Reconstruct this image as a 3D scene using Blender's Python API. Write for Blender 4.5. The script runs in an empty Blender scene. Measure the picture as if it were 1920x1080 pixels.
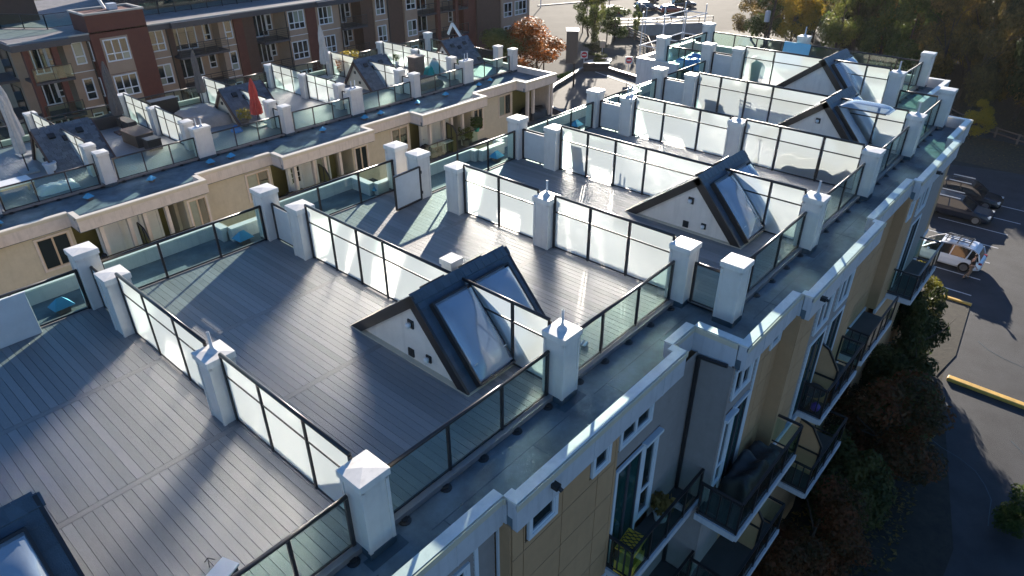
import bpy, math, random
from mathutils import Vector, Matrix
random.seed(7)
S = bpy.context.scene
COL = S.collection
R = math.radians

# ------------------------------------------------------------------ camera
cam_d = bpy.data.cameras.new('camera')
cam_d.sensor_width = 36; cam_d.lens = 24.04
cam_d.clip_start = 0.1; cam_d.clip_end = 2000
cam = bpy.data.objects.new('camera', cam_d); COL.objects.link(cam)
yaw, pit, rol = 0.7217, -0.5435, -0.0017
Fv = Vector((math.cos(pit)*math.cos(yaw), math.cos(pit)*math.sin(yaw), math.sin(pit)))
Rv = Vector((math.sin(yaw), -math.cos(yaw), 0)); Uv = Rv.cross(Fv)
R2 = Rv*math.cos(rol)+Uv*math.sin(rol); U2 = -Rv*math.sin(rol)+Uv*math.cos(rol)
cam.matrix_world = Matrix(((R2.x, U2.x, -Fv.x, -4.676), (R2.y, U2.y, -Fv.y, -7.559), (R2.z, U2.z, -Fv.z, 10.533), (0, 0, 0, 1)))
S.camera = cam

# ------------------------------------------------------------------ light
SUN_AZ, SUN_EL = 31.5, 14.5          # degrees from +X, above the horizon
W = bpy.data.worlds.new('World'); S.world = W; W.use_nodes = True
nt = W.node_tree; bg = nt.nodes['Background']
sky = nt.nodes.new('ShaderNodeTexSky'); sky.sky_type = 'NISHITA'; sky.sun_disc = False
sky.sun_elevation = R(SUN_EL); sky.sun_rotation = R(90-SUN_AZ)
sky.air_density = 1.0; sky.dust_density = 0.2; sky.ozone_density = 5.0
wb = nt.nodes.new('ShaderNodeVectorMath'); wb.operation = 'MULTIPLY'; wb.inputs[1].default_value = (.93, .98, 1.05)   # camera white balance of the blue skylight
nt.links.new(sky.outputs[0], wb.inputs[0]); nt.links.new(wb.outputs[0], bg.inputs[0]); bg.inputs[1].default_value = 0.068
sd = bpy.data.lights.new('sun', 'SUN'); sd.energy = 5.0; sd.angle = R(0.5); sd.color = (1, 0.9, 0.77)
sun = bpy.data.objects.new('sun', sd); COL.objects.link(sun)
sdir = Vector((math.cos(R(SUN_EL))*math.cos(R(SUN_AZ)), math.cos(R(SUN_EL))*math.sin(R(SUN_AZ)), math.sin(R(SUN_EL))))
sun.rotation_euler = sdir.to_track_quat('Z', 'Y').to_euler()
S.view_settings.view_transform = 'Standard'; S.view_settings.look = 'None'
S.view_settings.gamma = 1; S.view_settings.use_curve_mapping = False
S.view_settings.exposure = 1.62
S.render.engine = 'CYCLES'
S.cycles.max_bounces = 8; S.cycles.transparent_max_bounces = 24; S.cycles.transmission_bounces = 6

# ------------------------------------------------------------------ materials
def newmat(name):
    m = bpy.data.materials.new(name); m.use_nodes = True
    return m, m.node_tree.nodes, m.node_tree.links
def ramp_var(N, L, fac, c, lo, hi):
    mx = N.new('ShaderNodeMix'); mx.data_type = 'RGBA'
    mx.inputs[6].default_value = (*[x*lo for x in c], 1); mx.inputs[7].default_value = (*[min(1, x*hi) for x in c], 1)
    L.new(fac, mx.inputs[0]); return mx.outputs[2]
def mat(name, c, rough=.6, metal=0, var=.18, scale=3.0, stretch=(1, 1, 1), bump=0, bscale=40, objvar=0, spec=.5, coat=0, streak=0, world=True):
    m, N, L = newmat(name); b = N['Principled BSDF']
    b.inputs['Roughness'].default_value = rough; b.inputs['Metallic'].default_value = metal
    b.inputs['Specular IOR Level'].default_value = spec
    if coat: b.inputs['Coat Weight'].default_value = coat; b.inputs['Coat Roughness'].default_value = .05
    tc = N.new('ShaderNodeTexCoord'); src = tc.outputs['Object']
    if world:
        g = N.new('ShaderNodeNewGeometry'); src = g.outputs['Position']
    mp = N.new('ShaderNodeMapping'); mp.inputs['Scale'].default_value = stretch
    L.new(src, mp.inputs[0])
    n = N.new('ShaderNodeTexNoise'); n.inputs['Scale'].default_value = scale; n.inputs['Detail'].default_value = 6; n.inputs['Roughness'].default_value = .65
    L.new(mp.outputs[0], n.inputs['Vector'])
    fac = n.outputs['Fac']
    mr = N.new('ShaderNodeMapRange'); mr.inputs[1].default_value = .3; mr.inputs[2].default_value = .7
    L.new(fac, mr.inputs[0]); fac = mr.outputs[0]
    if objvar:
        oi = N.new('ShaderNodeObjectInfo'); ma = N.new('ShaderNodeMath'); ma.operation = 'MULTIPLY_ADD'
        ma.inputs[1].default_value = objvar; L.new(oi.outputs['Random'], ma.inputs[0])
        m2 = N.new('ShaderNodeMath'); m2.operation = 'MULTIPLY'; m2.inputs[1].default_value = 1-objvar
        L.new(fac, m2.inputs[0]); L.new(m2.outputs[0], ma.inputs[2]); fac = ma.outputs[0]
    col = ramp_var(N, L, fac, c, 1-var, 1+var)
    if streak:
        n2 = N.new('ShaderNodeTexNoise'); n2.inputs['Scale'].default_value = 1.2; n2.inputs['Detail'].default_value = 5
        mp2 = N.new('ShaderNodeMapping'); mp2.inputs['Scale'].default_value = (6, 6, .5); L.new(src, mp2.inputs[0]); L.new(mp2.outputs[0], n2.inputs['Vector'])
        r2 = N.new('ShaderNodeMapRange'); r2.inputs[1].default_value = .5; r2.inputs[2].default_value = .75; r2.inputs[4].default_value = streak
        L.new(n2.outputs['Fac'], r2.inputs[0])
        mx = N.new('ShaderNodeMix'); mx.data_type = 'RGBA'; L.new(r2.outputs[0], mx.inputs[0]); L.new(col, mx.inputs[6])
        mx.inputs[7].default_value = (*[x*.55 for x in c], 1); col = mx.outputs[2]
    L.new(col, b.inputs['Base Color'])
    if bump:
        n3 = N.new('ShaderNodeTexNoise'); n3.inputs['Scale'].default_value = bscale; n3.inputs['Detail'].default_value = 4
        L.new(mp.outputs[0], n3.inputs['Vector']); bp = N.new('ShaderNodeBump'); bp.inputs['Strength'].default_value = bump; bp.inputs['Distance'].default_value = .02
        L.new(n3.outputs['Fac'], bp.inputs['Height']); L.new(bp.outputs[0], b.inputs['Normal'])
    return m
def glassmat(name, tint, refl=.12, rough=.02, diffuse=0, dcol=(.8, .85, .85)):
    m, N, L = newmat(name); N.remove(N['Principled BSDF']); out = N['Material Output']
    t = N.new('ShaderNodeBsdfTransparent'); t.inputs[0].default_value = (*tint, 1)
    g = N.new('ShaderNodeBsdfGlossy'); g.inputs['Roughness'].default_value = rough
    lw = N.new('ShaderNodeLayerWeight'); lw.inputs[0].default_value = .5
    pw = N.new('ShaderNodeMath'); pw.operation = 'POWER'; pw.inputs[1].default_value = 4.5; L.new(lw.outputs['Facing'], pw.inputs[0])
    ad = N.new('ShaderNodeMath'); ad.operation = 'MULTIPLY_ADD'; ad.inputs[1].default_value = .8; ad.inputs[2].default_value = refl; ad.use_clamp = True
    L.new(pw.outputs[0], ad.inputs[0])
    mx = N.new('ShaderNodeMixShader'); L.new(ad.outputs[0], mx.inputs[0]); L.new(t.outputs[0], mx.inputs[1]); L.new(g.outputs[0], mx.inputs[2])
    res = mx.outputs[0]
    if diffuse:
        d = N.new('ShaderNodeBsdfDiffuse'); d.inputs[0].default_value = (*dcol, 1)
        m2 = N.new('ShaderNodeMixShader'); m2.inputs[0].default_value = diffuse; L.new(res, m2.inputs[1]); L.new(d.outputs[0], m2.inputs[2]); res = m2.outputs[0]
    L.new(res, out.inputs[0]); return m
def frostmat():
    m, N, L = newmat('frosted_glass'); N.remove(N['Principled BSDF']); out = N['Material Output']
    geo = N.new('ShaderNodeNewGeometry'); mp = N.new('ShaderNodeMapping'); mp.inputs['Scale'].default_value = (1, 1, .35); L.new(geo.outputs['Position'], mp.inputs[0])
    n = N.new('ShaderNodeTexNoise'); n.inputs['Scale'].default_value = 2.2; n.inputs['Detail'].default_value = 7; n.inputs['Roughness'].default_value = .7; L.new(mp.outputs[0], n.inputs['Vector'])
    oi = N.new('ShaderNodeObjectInfo')
    t = N.new('ShaderNodeBsdfTranslucent'); r = N.new('ShaderNodeBsdfRefraction'); r.inputs['IOR'].default_value = 1.2
    mr = N.new('ShaderNodeMapRange'); mr.inputs[1].default_value = .3; mr.inputs[2].default_value = .7; mr.inputs[3].default_value = .3; mr.inputs[4].default_value = .42; L.new(n.outputs['Fac'], mr.inputs[0]); L.new(mr.outputs[0], r.inputs['Roughness'])
    cm = N.new('ShaderNodeMix'); cm.data_type = 'RGBA'; cm.inputs[6].default_value = (.68, .78, .78, 1); cm.inputs[7].default_value = (.83, .89, .89, 1); L.new(n.outputs['Fac'], cm.inputs[0])
    L.new(cm.outputs[2], t.inputs[0]); r.inputs[0].default_value = (.97, .985, .985, 1)
    d = N.new('ShaderNodeBsdfDiffuse'); d.inputs[0].default_value = (.6, .7, .69, 1)
    g = N.new('ShaderNodeBsdfGlossy'); g.inputs['Roughness'].default_value = .15
    a = N.new('ShaderNodeMixShader'); a.inputs[0].default_value = .77; L.new(t.outputs[0], a.inputs[1]); L.new(r.outputs[0], a.inputs[2])
    b = N.new('ShaderNodeMixShader'); f2 = N.new('ShaderNodeMapRange'); f2.inputs[3].default_value = .06; f2.inputs[4].default_value = .16; L.new(oi.outputs['Random'], f2.inputs[0]); L.new(f2.outputs[0], b.inputs[0]); L.new(a.outputs[0], b.inputs[1]); L.new(d.outputs[0], b.inputs[2])
    c = N.new('ShaderNodeMixShader'); c.inputs[0].default_value = .05; L.new(b.outputs[0], c.inputs[1]); L.new(g.outputs[0], c.inputs[2])
    tr = N.new('ShaderNodeBsdfTransparent'); e = N.new('ShaderNodeMixShader'); L.new(geo.outputs['Backfacing'], e.inputs[0]); L.new(c.outputs[0], e.inputs[1]); L.new(tr.outputs[0], e.inputs[2])
    L.new(e.outputs[0], out.inputs[0]); return m
def leafmat(name, c1, c2, c3):
    m, N, L = newmat(name); b = N['Principled BSDF']; out = N['Material Output']
    b.inputs['Roughness'].default_value = .55; b.inputs['Specular IOR Level'].default_value = .25
    g = N.new('ShaderNodeNewGeometry'); n = N.new('ShaderNodeTexNoise'); n.inputs['Scale'].default_value = .55; n.inputs['Detail'].default_value = 5; n.inputs['Roughness'].default_value = .8
    L.new(g.outputs['Position'], n.inputs['Vector'])
    rp = N.new('ShaderNodeValToRGB'); e = rp.color_ramp.elements
    e[0].position = .36; e[0].color = (*c1, 1); e[1].position = .66; e[1].color = (*c3, 1); k = e.new(.5); k.color = (*c2, 1)
    oi = N.new('ShaderNodeObjectInfo'); ma = N.new('ShaderNodeMath'); ma.operation = 'MULTIPLY_ADD'; ma.inputs[1].default_value = .22
    sb = N.new('ShaderNodeMath'); sb.operation = 'SUBTRACT'; sb.inputs[1].default_value = .11
    L.new(oi.outputs['Random'], ma.inputs[0]); L.new(n.outputs['Fac'], ma.inputs[2]); L.new(ma.outputs[0], sb.inputs[0]); L.new(sb.outputs[0], rp.inputs[0])
    L.new(rp.outputs[0], b.inputs['Base Color'])
    t = N.new('ShaderNodeBsdfTranslucent'); L.new(rp.outputs[0], t.inputs[0]); mx = N.new('ShaderNodeMixShader'); mx.inputs[0].default_value = .5
    L.new(b.outputs[0], mx.inputs[1]); L.new(t.outputs[0], mx.inputs[2]); L.new(mx.outputs[0], out.inputs[0]); return m

M = {}
M['deck'] = mat('composite_deck_board', (.198, .197, .196), .5, var=.25, scale=5, stretch=(14, 1, 14), bump=.25, bscale=30, objvar=.62)
M['deckx'] = mat('composite_deck_trim_board', (.185, .178, .175), .5, var=.2, scale=5, stretch=(1, 14, 14), bump=.25, bscale=30, objvar=.4)
M['fascia'] = mat('deck_edge_board', (.2, .185, .18), .55, var=.2)
M['white'] = mat('white_painted_cladding', (.64, .6, .55), .5, var=.07, scale=2, bump=.1, bscale=60, streak=.25)
M['whitetrim'] = mat('white_trim', (.68, .68, .67), .45, var=.06, scale=2, streak=.2)
M['rail'] = mat('dark_bronze_aluminium', (.022, .019, .019), .32, var=.1)
M['glass'] = glassmat('clear_guard_glass', (.82, .94, .91), .045)
M['frost'] = frostmat()
M['panelwhite'] = mat('opaque_white_panel', (.55, .55, .54), .5, var=.06)
M['membrane'] = mat('roof_membrane', (.125, .16, .18), .85, spec=.2, var=.45, scale=.9, bump=.4, bscale=50, streak=0)
M['seam'] = mat('membrane_seam', (.04, .07, .09), .6, var=.2)
M['parapet'] = mat('white_metal_coping', (.68, .65, .6), .42, var=.1, scale=2.5, streak=.3)
M['fasciab'] = mat('pale_fascia_board', (.52, .51, .52), .5, var=.08, scale=2, streak=.35)
M['cream'] = mat('cream_edge', (.55, .48, .36), .6, var=.08)
M['tan'] = mat('tan_fibre_cement', (.45, .26, .13), .7, var=.1, scale=3, bump=.2, objvar=.35, streak=.1)
M['grey_siding'] = mat('taupe_lap_siding', (.27, .235, .215), .65, var=.08, streak=.15)
M['cream_siding'] = mat('cream_lap_siding', (.5, .44, .33), .65, var=.07, streak=.15)
M['olive'] = mat('olive_siding', (.13, .12, .035), .7, var=.1)
M['lfascia'] = mat('left_fascia', (.6, .52, .46), .5, var=.08, streak=.35)
M['lcope'] = mat('left_coping', (.62, .56, .47), .45, var=.06)
M['winglass'] = mat('window_glass', (.012, .02, .022), .06, var=.3, scale=.6, spec=.9)
M['tealglass'] = mat('teal_door_glass', (.012, .05, .045), .08, var=.3, scale=.6, spec=.7)
M['curtain'] = mat('window_blind', (.22, .25, .2), .25, var=.1, spec=.8)
M['winframe'] = mat('white_window_frame', (.62, .64, .66), .45, var=.05)
M['tanframe'] = mat('tan_window_frame', (.5, .38, .26), .5, var=.05)
M['brick'] = mat('rust_red_cladding', (.115, .036, .023), .75, var=.15, scale=2, bump=.2)
M['beige'] = mat('beige_stucco', (.33, .235, .165), .8, var=.08, scale=1.5, bump=.2)
M['brown'] = mat('brown_cladding', (.09, .05, .035), .75, var=.12)
M['eave'] = mat('dark_eave', (.045, .045, .055), .5, var=.1)
M['roofgrey'] = mat('gravel_roof', (.17, .16, .16), .7, var=.25, scale=1.5, bump=.4)
M['shingle'] = mat('asphalt_shingle', (.1, .115, .135), .7, var=.4, scale=8, bump=.5, bscale=90, objvar=.6)
M['metalcap'] = mat('dark_blue_ridge_shingle', (.05, .075, .1), .5, var=.3, scale=6, bump=.3, objvar=.6)
M['black'] = mat('black_plastic', (.015, .015, .016), .45, var=.1)
M['dome'] = glassmat('acrylic_dome', (.7, .78, .84), .2, .08, .3, (.5, .6, .72))
M['well'] = mat('skylight_well', (.3, .36, .44), .4, var=.25, scale=1.3)
M['ventmetal'] = mat('blue_filmed_metal', (.08, .34, .52), .45, metal=.4, var=.06)
M['brownbox'] = mat('vent_curb', (.12, .09, .075), .7)
M['pipe'] = mat('vent_pipe_plastic', (.55, .56, .58), .4, var=.08)
M['asphalt'] = mat('asphalt', (.042, .043, .046), .75, spec=.3, var=.3, scale=.5, bump=.6, bscale=25)
M['street'] = mat('worn_street_asphalt', (.085, .078, .067), .9, spec=.08, var=.15, scale=.3, bump=.3, bscale=20)
M['concrete'] = mat('concrete', (.36, .34, .31), .7, var=.12, scale=1, bump=.2)
M['drive'] = mat('concrete_drive', (.085, .08, .075), .85, spec=.25, var=.2, scale=.6, bump=.3)
M['line'] = mat('road_paint', (.5, .5, .5), .5, var=.25, scale=4)
M['yellow'] = mat('yellow_curb_paint', (.6, .36, .07), .55, var=.25, scale=2)
M['soil'] = mat('dark_soil', (.03, .026, .018), .9, var=.4, scale=2, bump=.6, bscale=6)
M['verge'] = mat('verge_leaf_litter', (.06, .045, .022), .9, var=.5, scale=3, bump=.6, bscale=10)
M['grass'] = mat('grass_blades', (.07, .13, .02), .7, var=.4, scale=3)
M['bark'] = mat('bark', (.06, .045, .035), .9, var=.3, scale=6, bump=.5, bscale=20)
M['wood'] = mat('weathered_wood', (.16, .11, .08), .7, var=.25, scale=5, stretch=(1, 8, 8))
M['tyre'] = mat('tyre_rubber', (.015, .015, .016), .8)
M['rim'] = mat('alloy_rim', (.35, .35, .36), .3, metal=.9)
M['carblack'] = mat('black_car_paint', (.01, .012, .016), .22, var=.05, spec=.35)
M['carnavy'] = mat('dark_navy_car_paint', (.012, .018, .03), .22, var=.05, spec=.35)
M['carwhite'] = mat('white_car_paint', (.68, .7, .73), .25, var=.03, coat=1)
M['carred'] = mat('red_car_paint', (.25, .03, .02), .25, var=.05, coat=1)
M['cargrey'] = mat('grey_car_paint', (.05, .05, .055), .25, var=.05, coat=1)
M['carglass'] = mat('car_glass', (.015, .02, .025), .05, spec=1, var=.1)
M['lightlens'] = mat('headlight_lens', (.6, .6, .6), .15, spec=1)
M['redlens'] = mat('tail_light_lens', (.3, .01, .01), .2, spec=1)
M['skin'] = mat('skin', (.42, .24, .16), .55, var=.05)
M['shirt'] = mat('dark_shirt', (.02, .018, .02), .85)
M['trouser'] = mat('tan_trousers', (.2, .13, .085), .85)
M['hair'] = mat('dark_hair', (.03, .012, .008), .7)
M['red'] = mat('red_canvas', (.42, .055, .04), .8, var=.15, scale=5)
M['signred'] = mat('sign_red', (.5, .02, .03), .5)
M['canvas_w'] = mat('off_white_canvas', (.5, .45, .41), .85, var=.12, scale=4)
M['canvas_g'] = mat('grey_brown_canvas', (.13, .11, .1), .85, var=.15, scale=4)
M['canvas_t'] = mat('taupe_cover', (.36, .29, .24), .8, var=.12, scale=3)
M['teal'] = mat('teal_cover', (.0, .27, .24), .6, var=.15)
M['blue'] = mat('blue_tarp', (.02, .16, .5), .4, var=.25)
M['lblue'] = mat('pale_blue_board', (.16, .45, .62), .5, var=.05)
M['green'] = mat('green_bin_plastic', (.01, .14, .06), .5)
M['wicker'] = mat('dark_wicker', (.04, .037, .037), .7, var=.3, scale=30)
M['flower'] = leafmat('flower_petals', (.4, .1, .05), (.5, .3, .12), (.5, .05, .12))
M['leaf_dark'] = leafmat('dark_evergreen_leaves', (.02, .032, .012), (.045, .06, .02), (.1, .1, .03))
M['leaf_green'] = leafmat('green_leaves', (.045, .07, .015), (.09, .13, .03), (.2, .2, .05))
M['leaf_mix'] = leafmat('autumn_mixed_leaves', (.06, .055, .02), (.17, .13, .045), (.36, .22, .06))
M['leaf_yel'] = leafmat('yellow_autumn_leaves', (.16, .15, .02), (.36, .26, .035), (.5, .33, .04))
M['leaf_org'] = leafmat('orange_red_leaves', (.14, .06, .01), (.44, .12, .012), (.62, .2, .02))
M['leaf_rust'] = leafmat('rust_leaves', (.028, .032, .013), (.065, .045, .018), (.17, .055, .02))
M['yelplastic'] = mat('yellow_plastic', (.65, .42, .03), .4)
M['purple'] = mat('purple_plastic', (.13, .05, .35), .5)
M['flame'] = mat('chrome', (.6, .6, .6), .15, metal=1)

# ------------------------------------------------------------------ geometry helpers
class MB:
    def __init__(s): s.v = []; s.f = []
    def add(s, vs, fs):
        n = len(s.v); s.v += [tuple(p) for p in vs]; s.f += [tuple(i+n for i in q) for q in fs]; return s
    def box(s, x0, x1, y0, y1, z0, z1):
        return s.add([(x0, y0, z0), (x1, y0, z0), (x1, y1, z0), (x0, y1, z0), (x0, y0, z1), (x1, y0, z1), (x1, y1, z1), (x0, y1, z1)],
                     [(3, 2, 1, 0), (4, 5, 6, 7), (0, 1, 5, 4), (1, 2, 6, 5), (2, 3, 7, 6), (3, 0, 4, 7)])
    def bar(s, a, b, w, h=None):
        a, b = Vector(a), Vector(b); h = h or w; d = (b-a).normalized()
        up = Vector((0, 0, 1)) if abs(d.z) < .95 else Vector((1, 0, 0))
        r = d.cross(up).normalized()*w/2; u = r.cross(d).normalized()*h/2
        return s.add([a-r-u, a+r-u, a+r+u, a-r+u, b-r-u, b+r-u, b+r+u, b-r+u], [(0, 1, 2, 3), (7, 6, 5, 4), (4, 5, 1, 0), (5, 6, 2, 1), (6, 7, 3, 2), (7, 4, 0, 3)])
    def prism(s, poly, n, t):          # closed polygon extruded by vector n*t
        n = Vector(n).normalized()*t; k = len(poly); a = [Vector(p) for p in poly]
        return s.add(a+[p+n for p in a], [tuple(range(k))[::-1], tuple(range(k, 2*k))]+[(i, (i+1) % k, (i+1) % k+k, i+k) for i in range(k)])
    def tube(s, a, b, r0, r1=None, n=10):
        r1 = r0 if r1 is None else r1; a, b = Vector(a), Vector(b); d = (b-a).normalized()
        up = Vector((0, 0, 1)) if abs(d.z) < .95 else Vector((1, 0, 0)); x = d.cross(up).normalized(); y = d.cross(x)
        vs = []
        for c, r in ((a, r0), (b, r1)):
            vs += [c+(x*math.cos(2*math.pi*i/n)+y*math.sin(2*math.pi*i/n))*r for i in range(n)]
        return s.add(vs, [(i, (i+1) % n, (i+1) % n+n, i+n) for i in range(n)]+[tuple(range(n))[::-1], tuple(range(n, 2*n))])
    def lathe(s, prof, n=14, c=(0, 0, 0)):
        vs = []; k = len(prof)
        for r, z in prof:
            vs += [(c[0]+r*math.cos(2*math.pi*i/n), c[1]+r*math.sin(2*math.pi*i/n), c[2]+z) for i in range(n)]
        fs = [(j*n+i, j*n+(i+1) % n, (j+1)*n+(i+1) % n, (j+1)*n+i) for j in range(k-1) for i in range(n)]
        fs += [tuple(range(n))[::-1], tuple(range((k-1)*n, k*n))]
        return s.add(vs, fs)
    def mesh(s, name, m, smooth=False):
        me = bpy.data.meshes.new(name); me.from_pydata(s.v, [], s.f); me.materials.append(M[m] if isinstance(m, str) else m)
        if smooth:
            for p in me.polygons: p.use_smooth = True
        me.update(); return me
    def obj(s, name, m, parent=None, smooth=False, **kw):
        return link(name, s.mesh(name, m, smooth), parent, **kw)
def link(name, me, parent=None, loc=None, rot=None, label=None, kind=None, bevel=0):
    o = bpy.data.objects.new(name, me); COL.objects.link(o)
    if parent: o.parent = parent
    if loc: o.location = loc
    if rot: o.rotation_euler = rot
    if label: o['label'] = label
    if kind: o['kind'] = kind
    if bevel:
        b = o.modifiers.new('bevel', 'BEVEL'); b.width = bevel; b.segments = 2; b.limit_method = 'ANGLE'
    return o
def thing(name, label, cat, loc=(0, 0, 0), rz=0, group=None, scale=None):
    o = bpy.data.objects.new(name, None); COL.objects.link(o); o.location = loc; o.rotation_euler = (0, 0, rz)
    if scale: o.scale = (scale,)*3
    o['label'] = label; o['category'] = cat; o.empty_display_size = .3
    if group: o['group'] = group
    return o
def tag(o, label, cat, group=None):
    o['label'] = label; o['category'] = cat
    if group: o['group'] = group
    return o
KIDS = {}
def copy_tree(o, parent=None):
    c = o.copy(); COL.objects.link(c); c.parent = parent
    for ch in list(o.children): copy_tree(ch, c)
    return c
def place(proto, loc, rz, label, group=None, first=[set()]):
    o = proto if proto.name not in first[0] else copy_tree(proto)
    first[0].add(proto.name); o.location = loc; o.rotation_euler = (0, 0, rz); o['label'] = label
    if group: o['group'] = group
    return o

# ------------------------------------------------------------------ setting: ground
GZ = -14.0
def sheet(name, poly, z, m):
    mb = MB(); mb.add([(x, y, z) for x, y in poly], [tuple(range(len(poly)))]); o = mb.obj(name, m, kind='structure'); return o
sheet('ground', [(-300, -400), (900, -400), (900, 900), (-300, 900)], GZ, 'soil')
sheet('parking_lot', [(-40, -60), (90, -60), (90, -5.2), (74, -4.5), (71, 6), (44.2, 6), (44.2, -4.9), (34.4, -5.7), (22, -9), (-40, -9)], GZ+.004, 'asphalt')
sheet('verge', [(90, -60), (150, -60), (150, 12), (76, 12), (73.5, 4), (73.5, -4.5)], GZ+.006, 'verge')
sheet('path', [(84, -30), (88, -30), (86.5, 4), (92, 22), (89, 22), (83, 4)], GZ+.012, 'asphalt')
sheet('forecourt', [(42, 24), (68, 20), (92, 30), (102, 52), (110, 62), (100, 76), (60, 60), (42, 50)], GZ+.004, 'street')
sheet('street', [(60, 160), (95, 78), (103, 64), (110, 57), (117.5, 51), (170, 34), (230, 30), (260, 60), (150, 88), (132, 92), (118, 98), (90, 170)], GZ+.008, 'street')
sheet('courtyard', [(-40, 12), (42, 12), (42, 60), (-40, 60)], GZ+.004, 'drive')
sheet('far_lot', [(118, 98), (132, 92), (150, 88), (260, 60), (420, 120), (420, 300), (120, 300)], GZ+.01, 'street')
mb = MB()
for i in range(12):
    a = (119+i*3.2, 93.6-i*1.35); b = (119+(i+1)*3.2, 93.6-(i+1)*1.35)
    mb.bar((a[0], a[1], GZ+.1), (b[0], b[1], GZ+.1), .5, .16)
mb.obj('street_kerb', 'concrete', kind='structure')
mb = MB()
for x, y0, y1 in ((45.6, -4.9, -1.2), (48.4, -4.9, 0), (51.6, -4.9, 0), (54.7, -4.9, 0), (57.8, -5, 0), (60.8, -5.4, 0), (63.9, -5.4, 0)):
    mb.box(x-.06, x+.06, y0, y1, GZ+.005, GZ+.010)
mb.obj('parking_lines', 'line', kind='structure')
rn = random.Random(9)
for i in range(9):
    x, y, w_, h_ = rn.uniform(22, 68), rn.uniform(-17, -6), rn.uniform(.8, 3), rn.uniform(.4, 1.6); mb = MB()
    mb.add([(x+w_*(1+.25*rn.random())*math.cos(a*.52), y+h_*(1+.25*rn.random())*math.sin(a*.52), GZ+.009) for a in range(12)], [tuple(range(12))]); mb.obj('asphalt_patch', 'seam' if i % 3 == 0 else 'drive', kind='structure')
for i in range(7):
    x, y = rn.uniform(24, 62), rn.uniform(-16, -7); mb = MB(); a = rn.uniform(0, 6)
    for k in range(9):
        x2, y2 = x+.9*math.cos(a), y+.9*math.sin(a); mb.bar((x, y, GZ+.012), (x2, y2, GZ+.012), .035, .004); x, y = x2, y2; a += rn.uniform(-.5, .5)
    mb.obj('asphalt_crack', 'seam', kind='structure')
mb = MB(); mb.box(34.35, 34.75, -20, -5.9, GZ, GZ+.22); o = mb.obj('yellow_kerb', 'yellow', kind='structure', bevel=.05)
mb = MB(); mb.box(44.0, 44.25, -5.2, -3.2, GZ, GZ+.16); mb.obj('yellow_kerb', 'yellow', kind='structure', bevel=.03)
mb = MB(); mb.add([(44, -3.4, GZ+.05), (44, -5.15, GZ+.05), (37.3, -5.75, GZ+.05), (34.5, -5.4, GZ+.05), (20, -8.3, GZ+.05), (0, -8, GZ+.05), (0, 0, GZ+.05), (44, 0, GZ+.05)], [(0, 1, 2, 3, 4, 5, 6, 7)])
mb.obj('planting_bed', 'soil', kind='structure')

# ------------------------------------------------------------------ pillars
CAPH = 1.75
def pillar_proto(name, pipes=0, w=1.0):
    t = thing(name, 'x', 'pillar'); b = .28; mb = MB(); mb.box(-b*w, b*w, -b, b, 0, 1.62); mb.obj('shaft', 'white', t)
    for sx in (-1, 1):
        for sy in (-1, 1):
            m2 = MB(); x, y = sx*(b*w+.02), sy*(b+.02)
            m2.box(min(x, x-sx*.07), max(x, x-sx*.07), min(y, y-sy*.07), max(y, y-sy*.07), .0, 1.6); m2.obj('corner_trim', 'white', t)
    m3 = MB(); k = b+.02; kw = b*w+.02
    m3.box(-kw, kw, -k, k, 1.52, 1.6); m3.obj('neck_band', 'white', t, bevel=.008)
    c = .333; cw = b*w+.053; m4 = MB()
    m4.add([(-cw, -c, 1.6), (cw, -c, 1.6), (cw, c, 1.6), (-cw, c, 1.6), (-cw, -c, 1.75), (cw, -c, 1.75), (cw, c, 1.75), (-cw, c, 1.75), (-(cw-c), 0, 1.782), ((cw-c), 0, 1.782)],
           [(3, 2, 1, 0), (0, 1, 5, 4), (1, 2, 6, 5), (2, 3, 7, 6), (3, 0, 4, 7), (4, 5, 9, 8), (5, 6, 9), (6, 7, 8, 9), (7, 4, 8)])
    m4.obj('cap', 'parapet', t, bevel=.006)
    m6 = MB(); m6.box(-b*w-.02, b*w+.02, -b-.02, b+.02, -.16, 0.0); m6.obj('curb', 'seam', t)
    offs = {0: [], 1: [0], 2: [-.16, .16]}[pipes]
    for x in offs:
        m5 = MB(); m5.lathe([(.13, 1.76), (.11, 1.8), (.05, 1.86), (.034, 1.92), (.034, 2.27), (.026, 2.27), (.026, 2.0)], 12, (x, 0, 0)); m5.obj('vent_pipe', 'pipe', t, smooth=False)
    return t
P0 = pillar_proto('cladding_pillar'); P1 = pillar_proto('cladding_pillar', 1); P2 = pillar_proto('cladding_pillar', 2)
U = {'A': 0, 'B': 5.63, 'C': 11.25, 'D': 16.9, 'E': 22.61, 'F': 28.36, 'G': 33.8, 'H': 39.5}
RAISE = .42
SCR = {'A': 'nearest frosted screen', 'B': 'second frosted screen', 'C': 'third frosted screen', 'D': 'fourth frosted screen', 'E': 'fifth frosted screen', 'F': 'sixth frosted screen', 'G': 'seventh frosted screen', 'H': 'far glass guard'}
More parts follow.
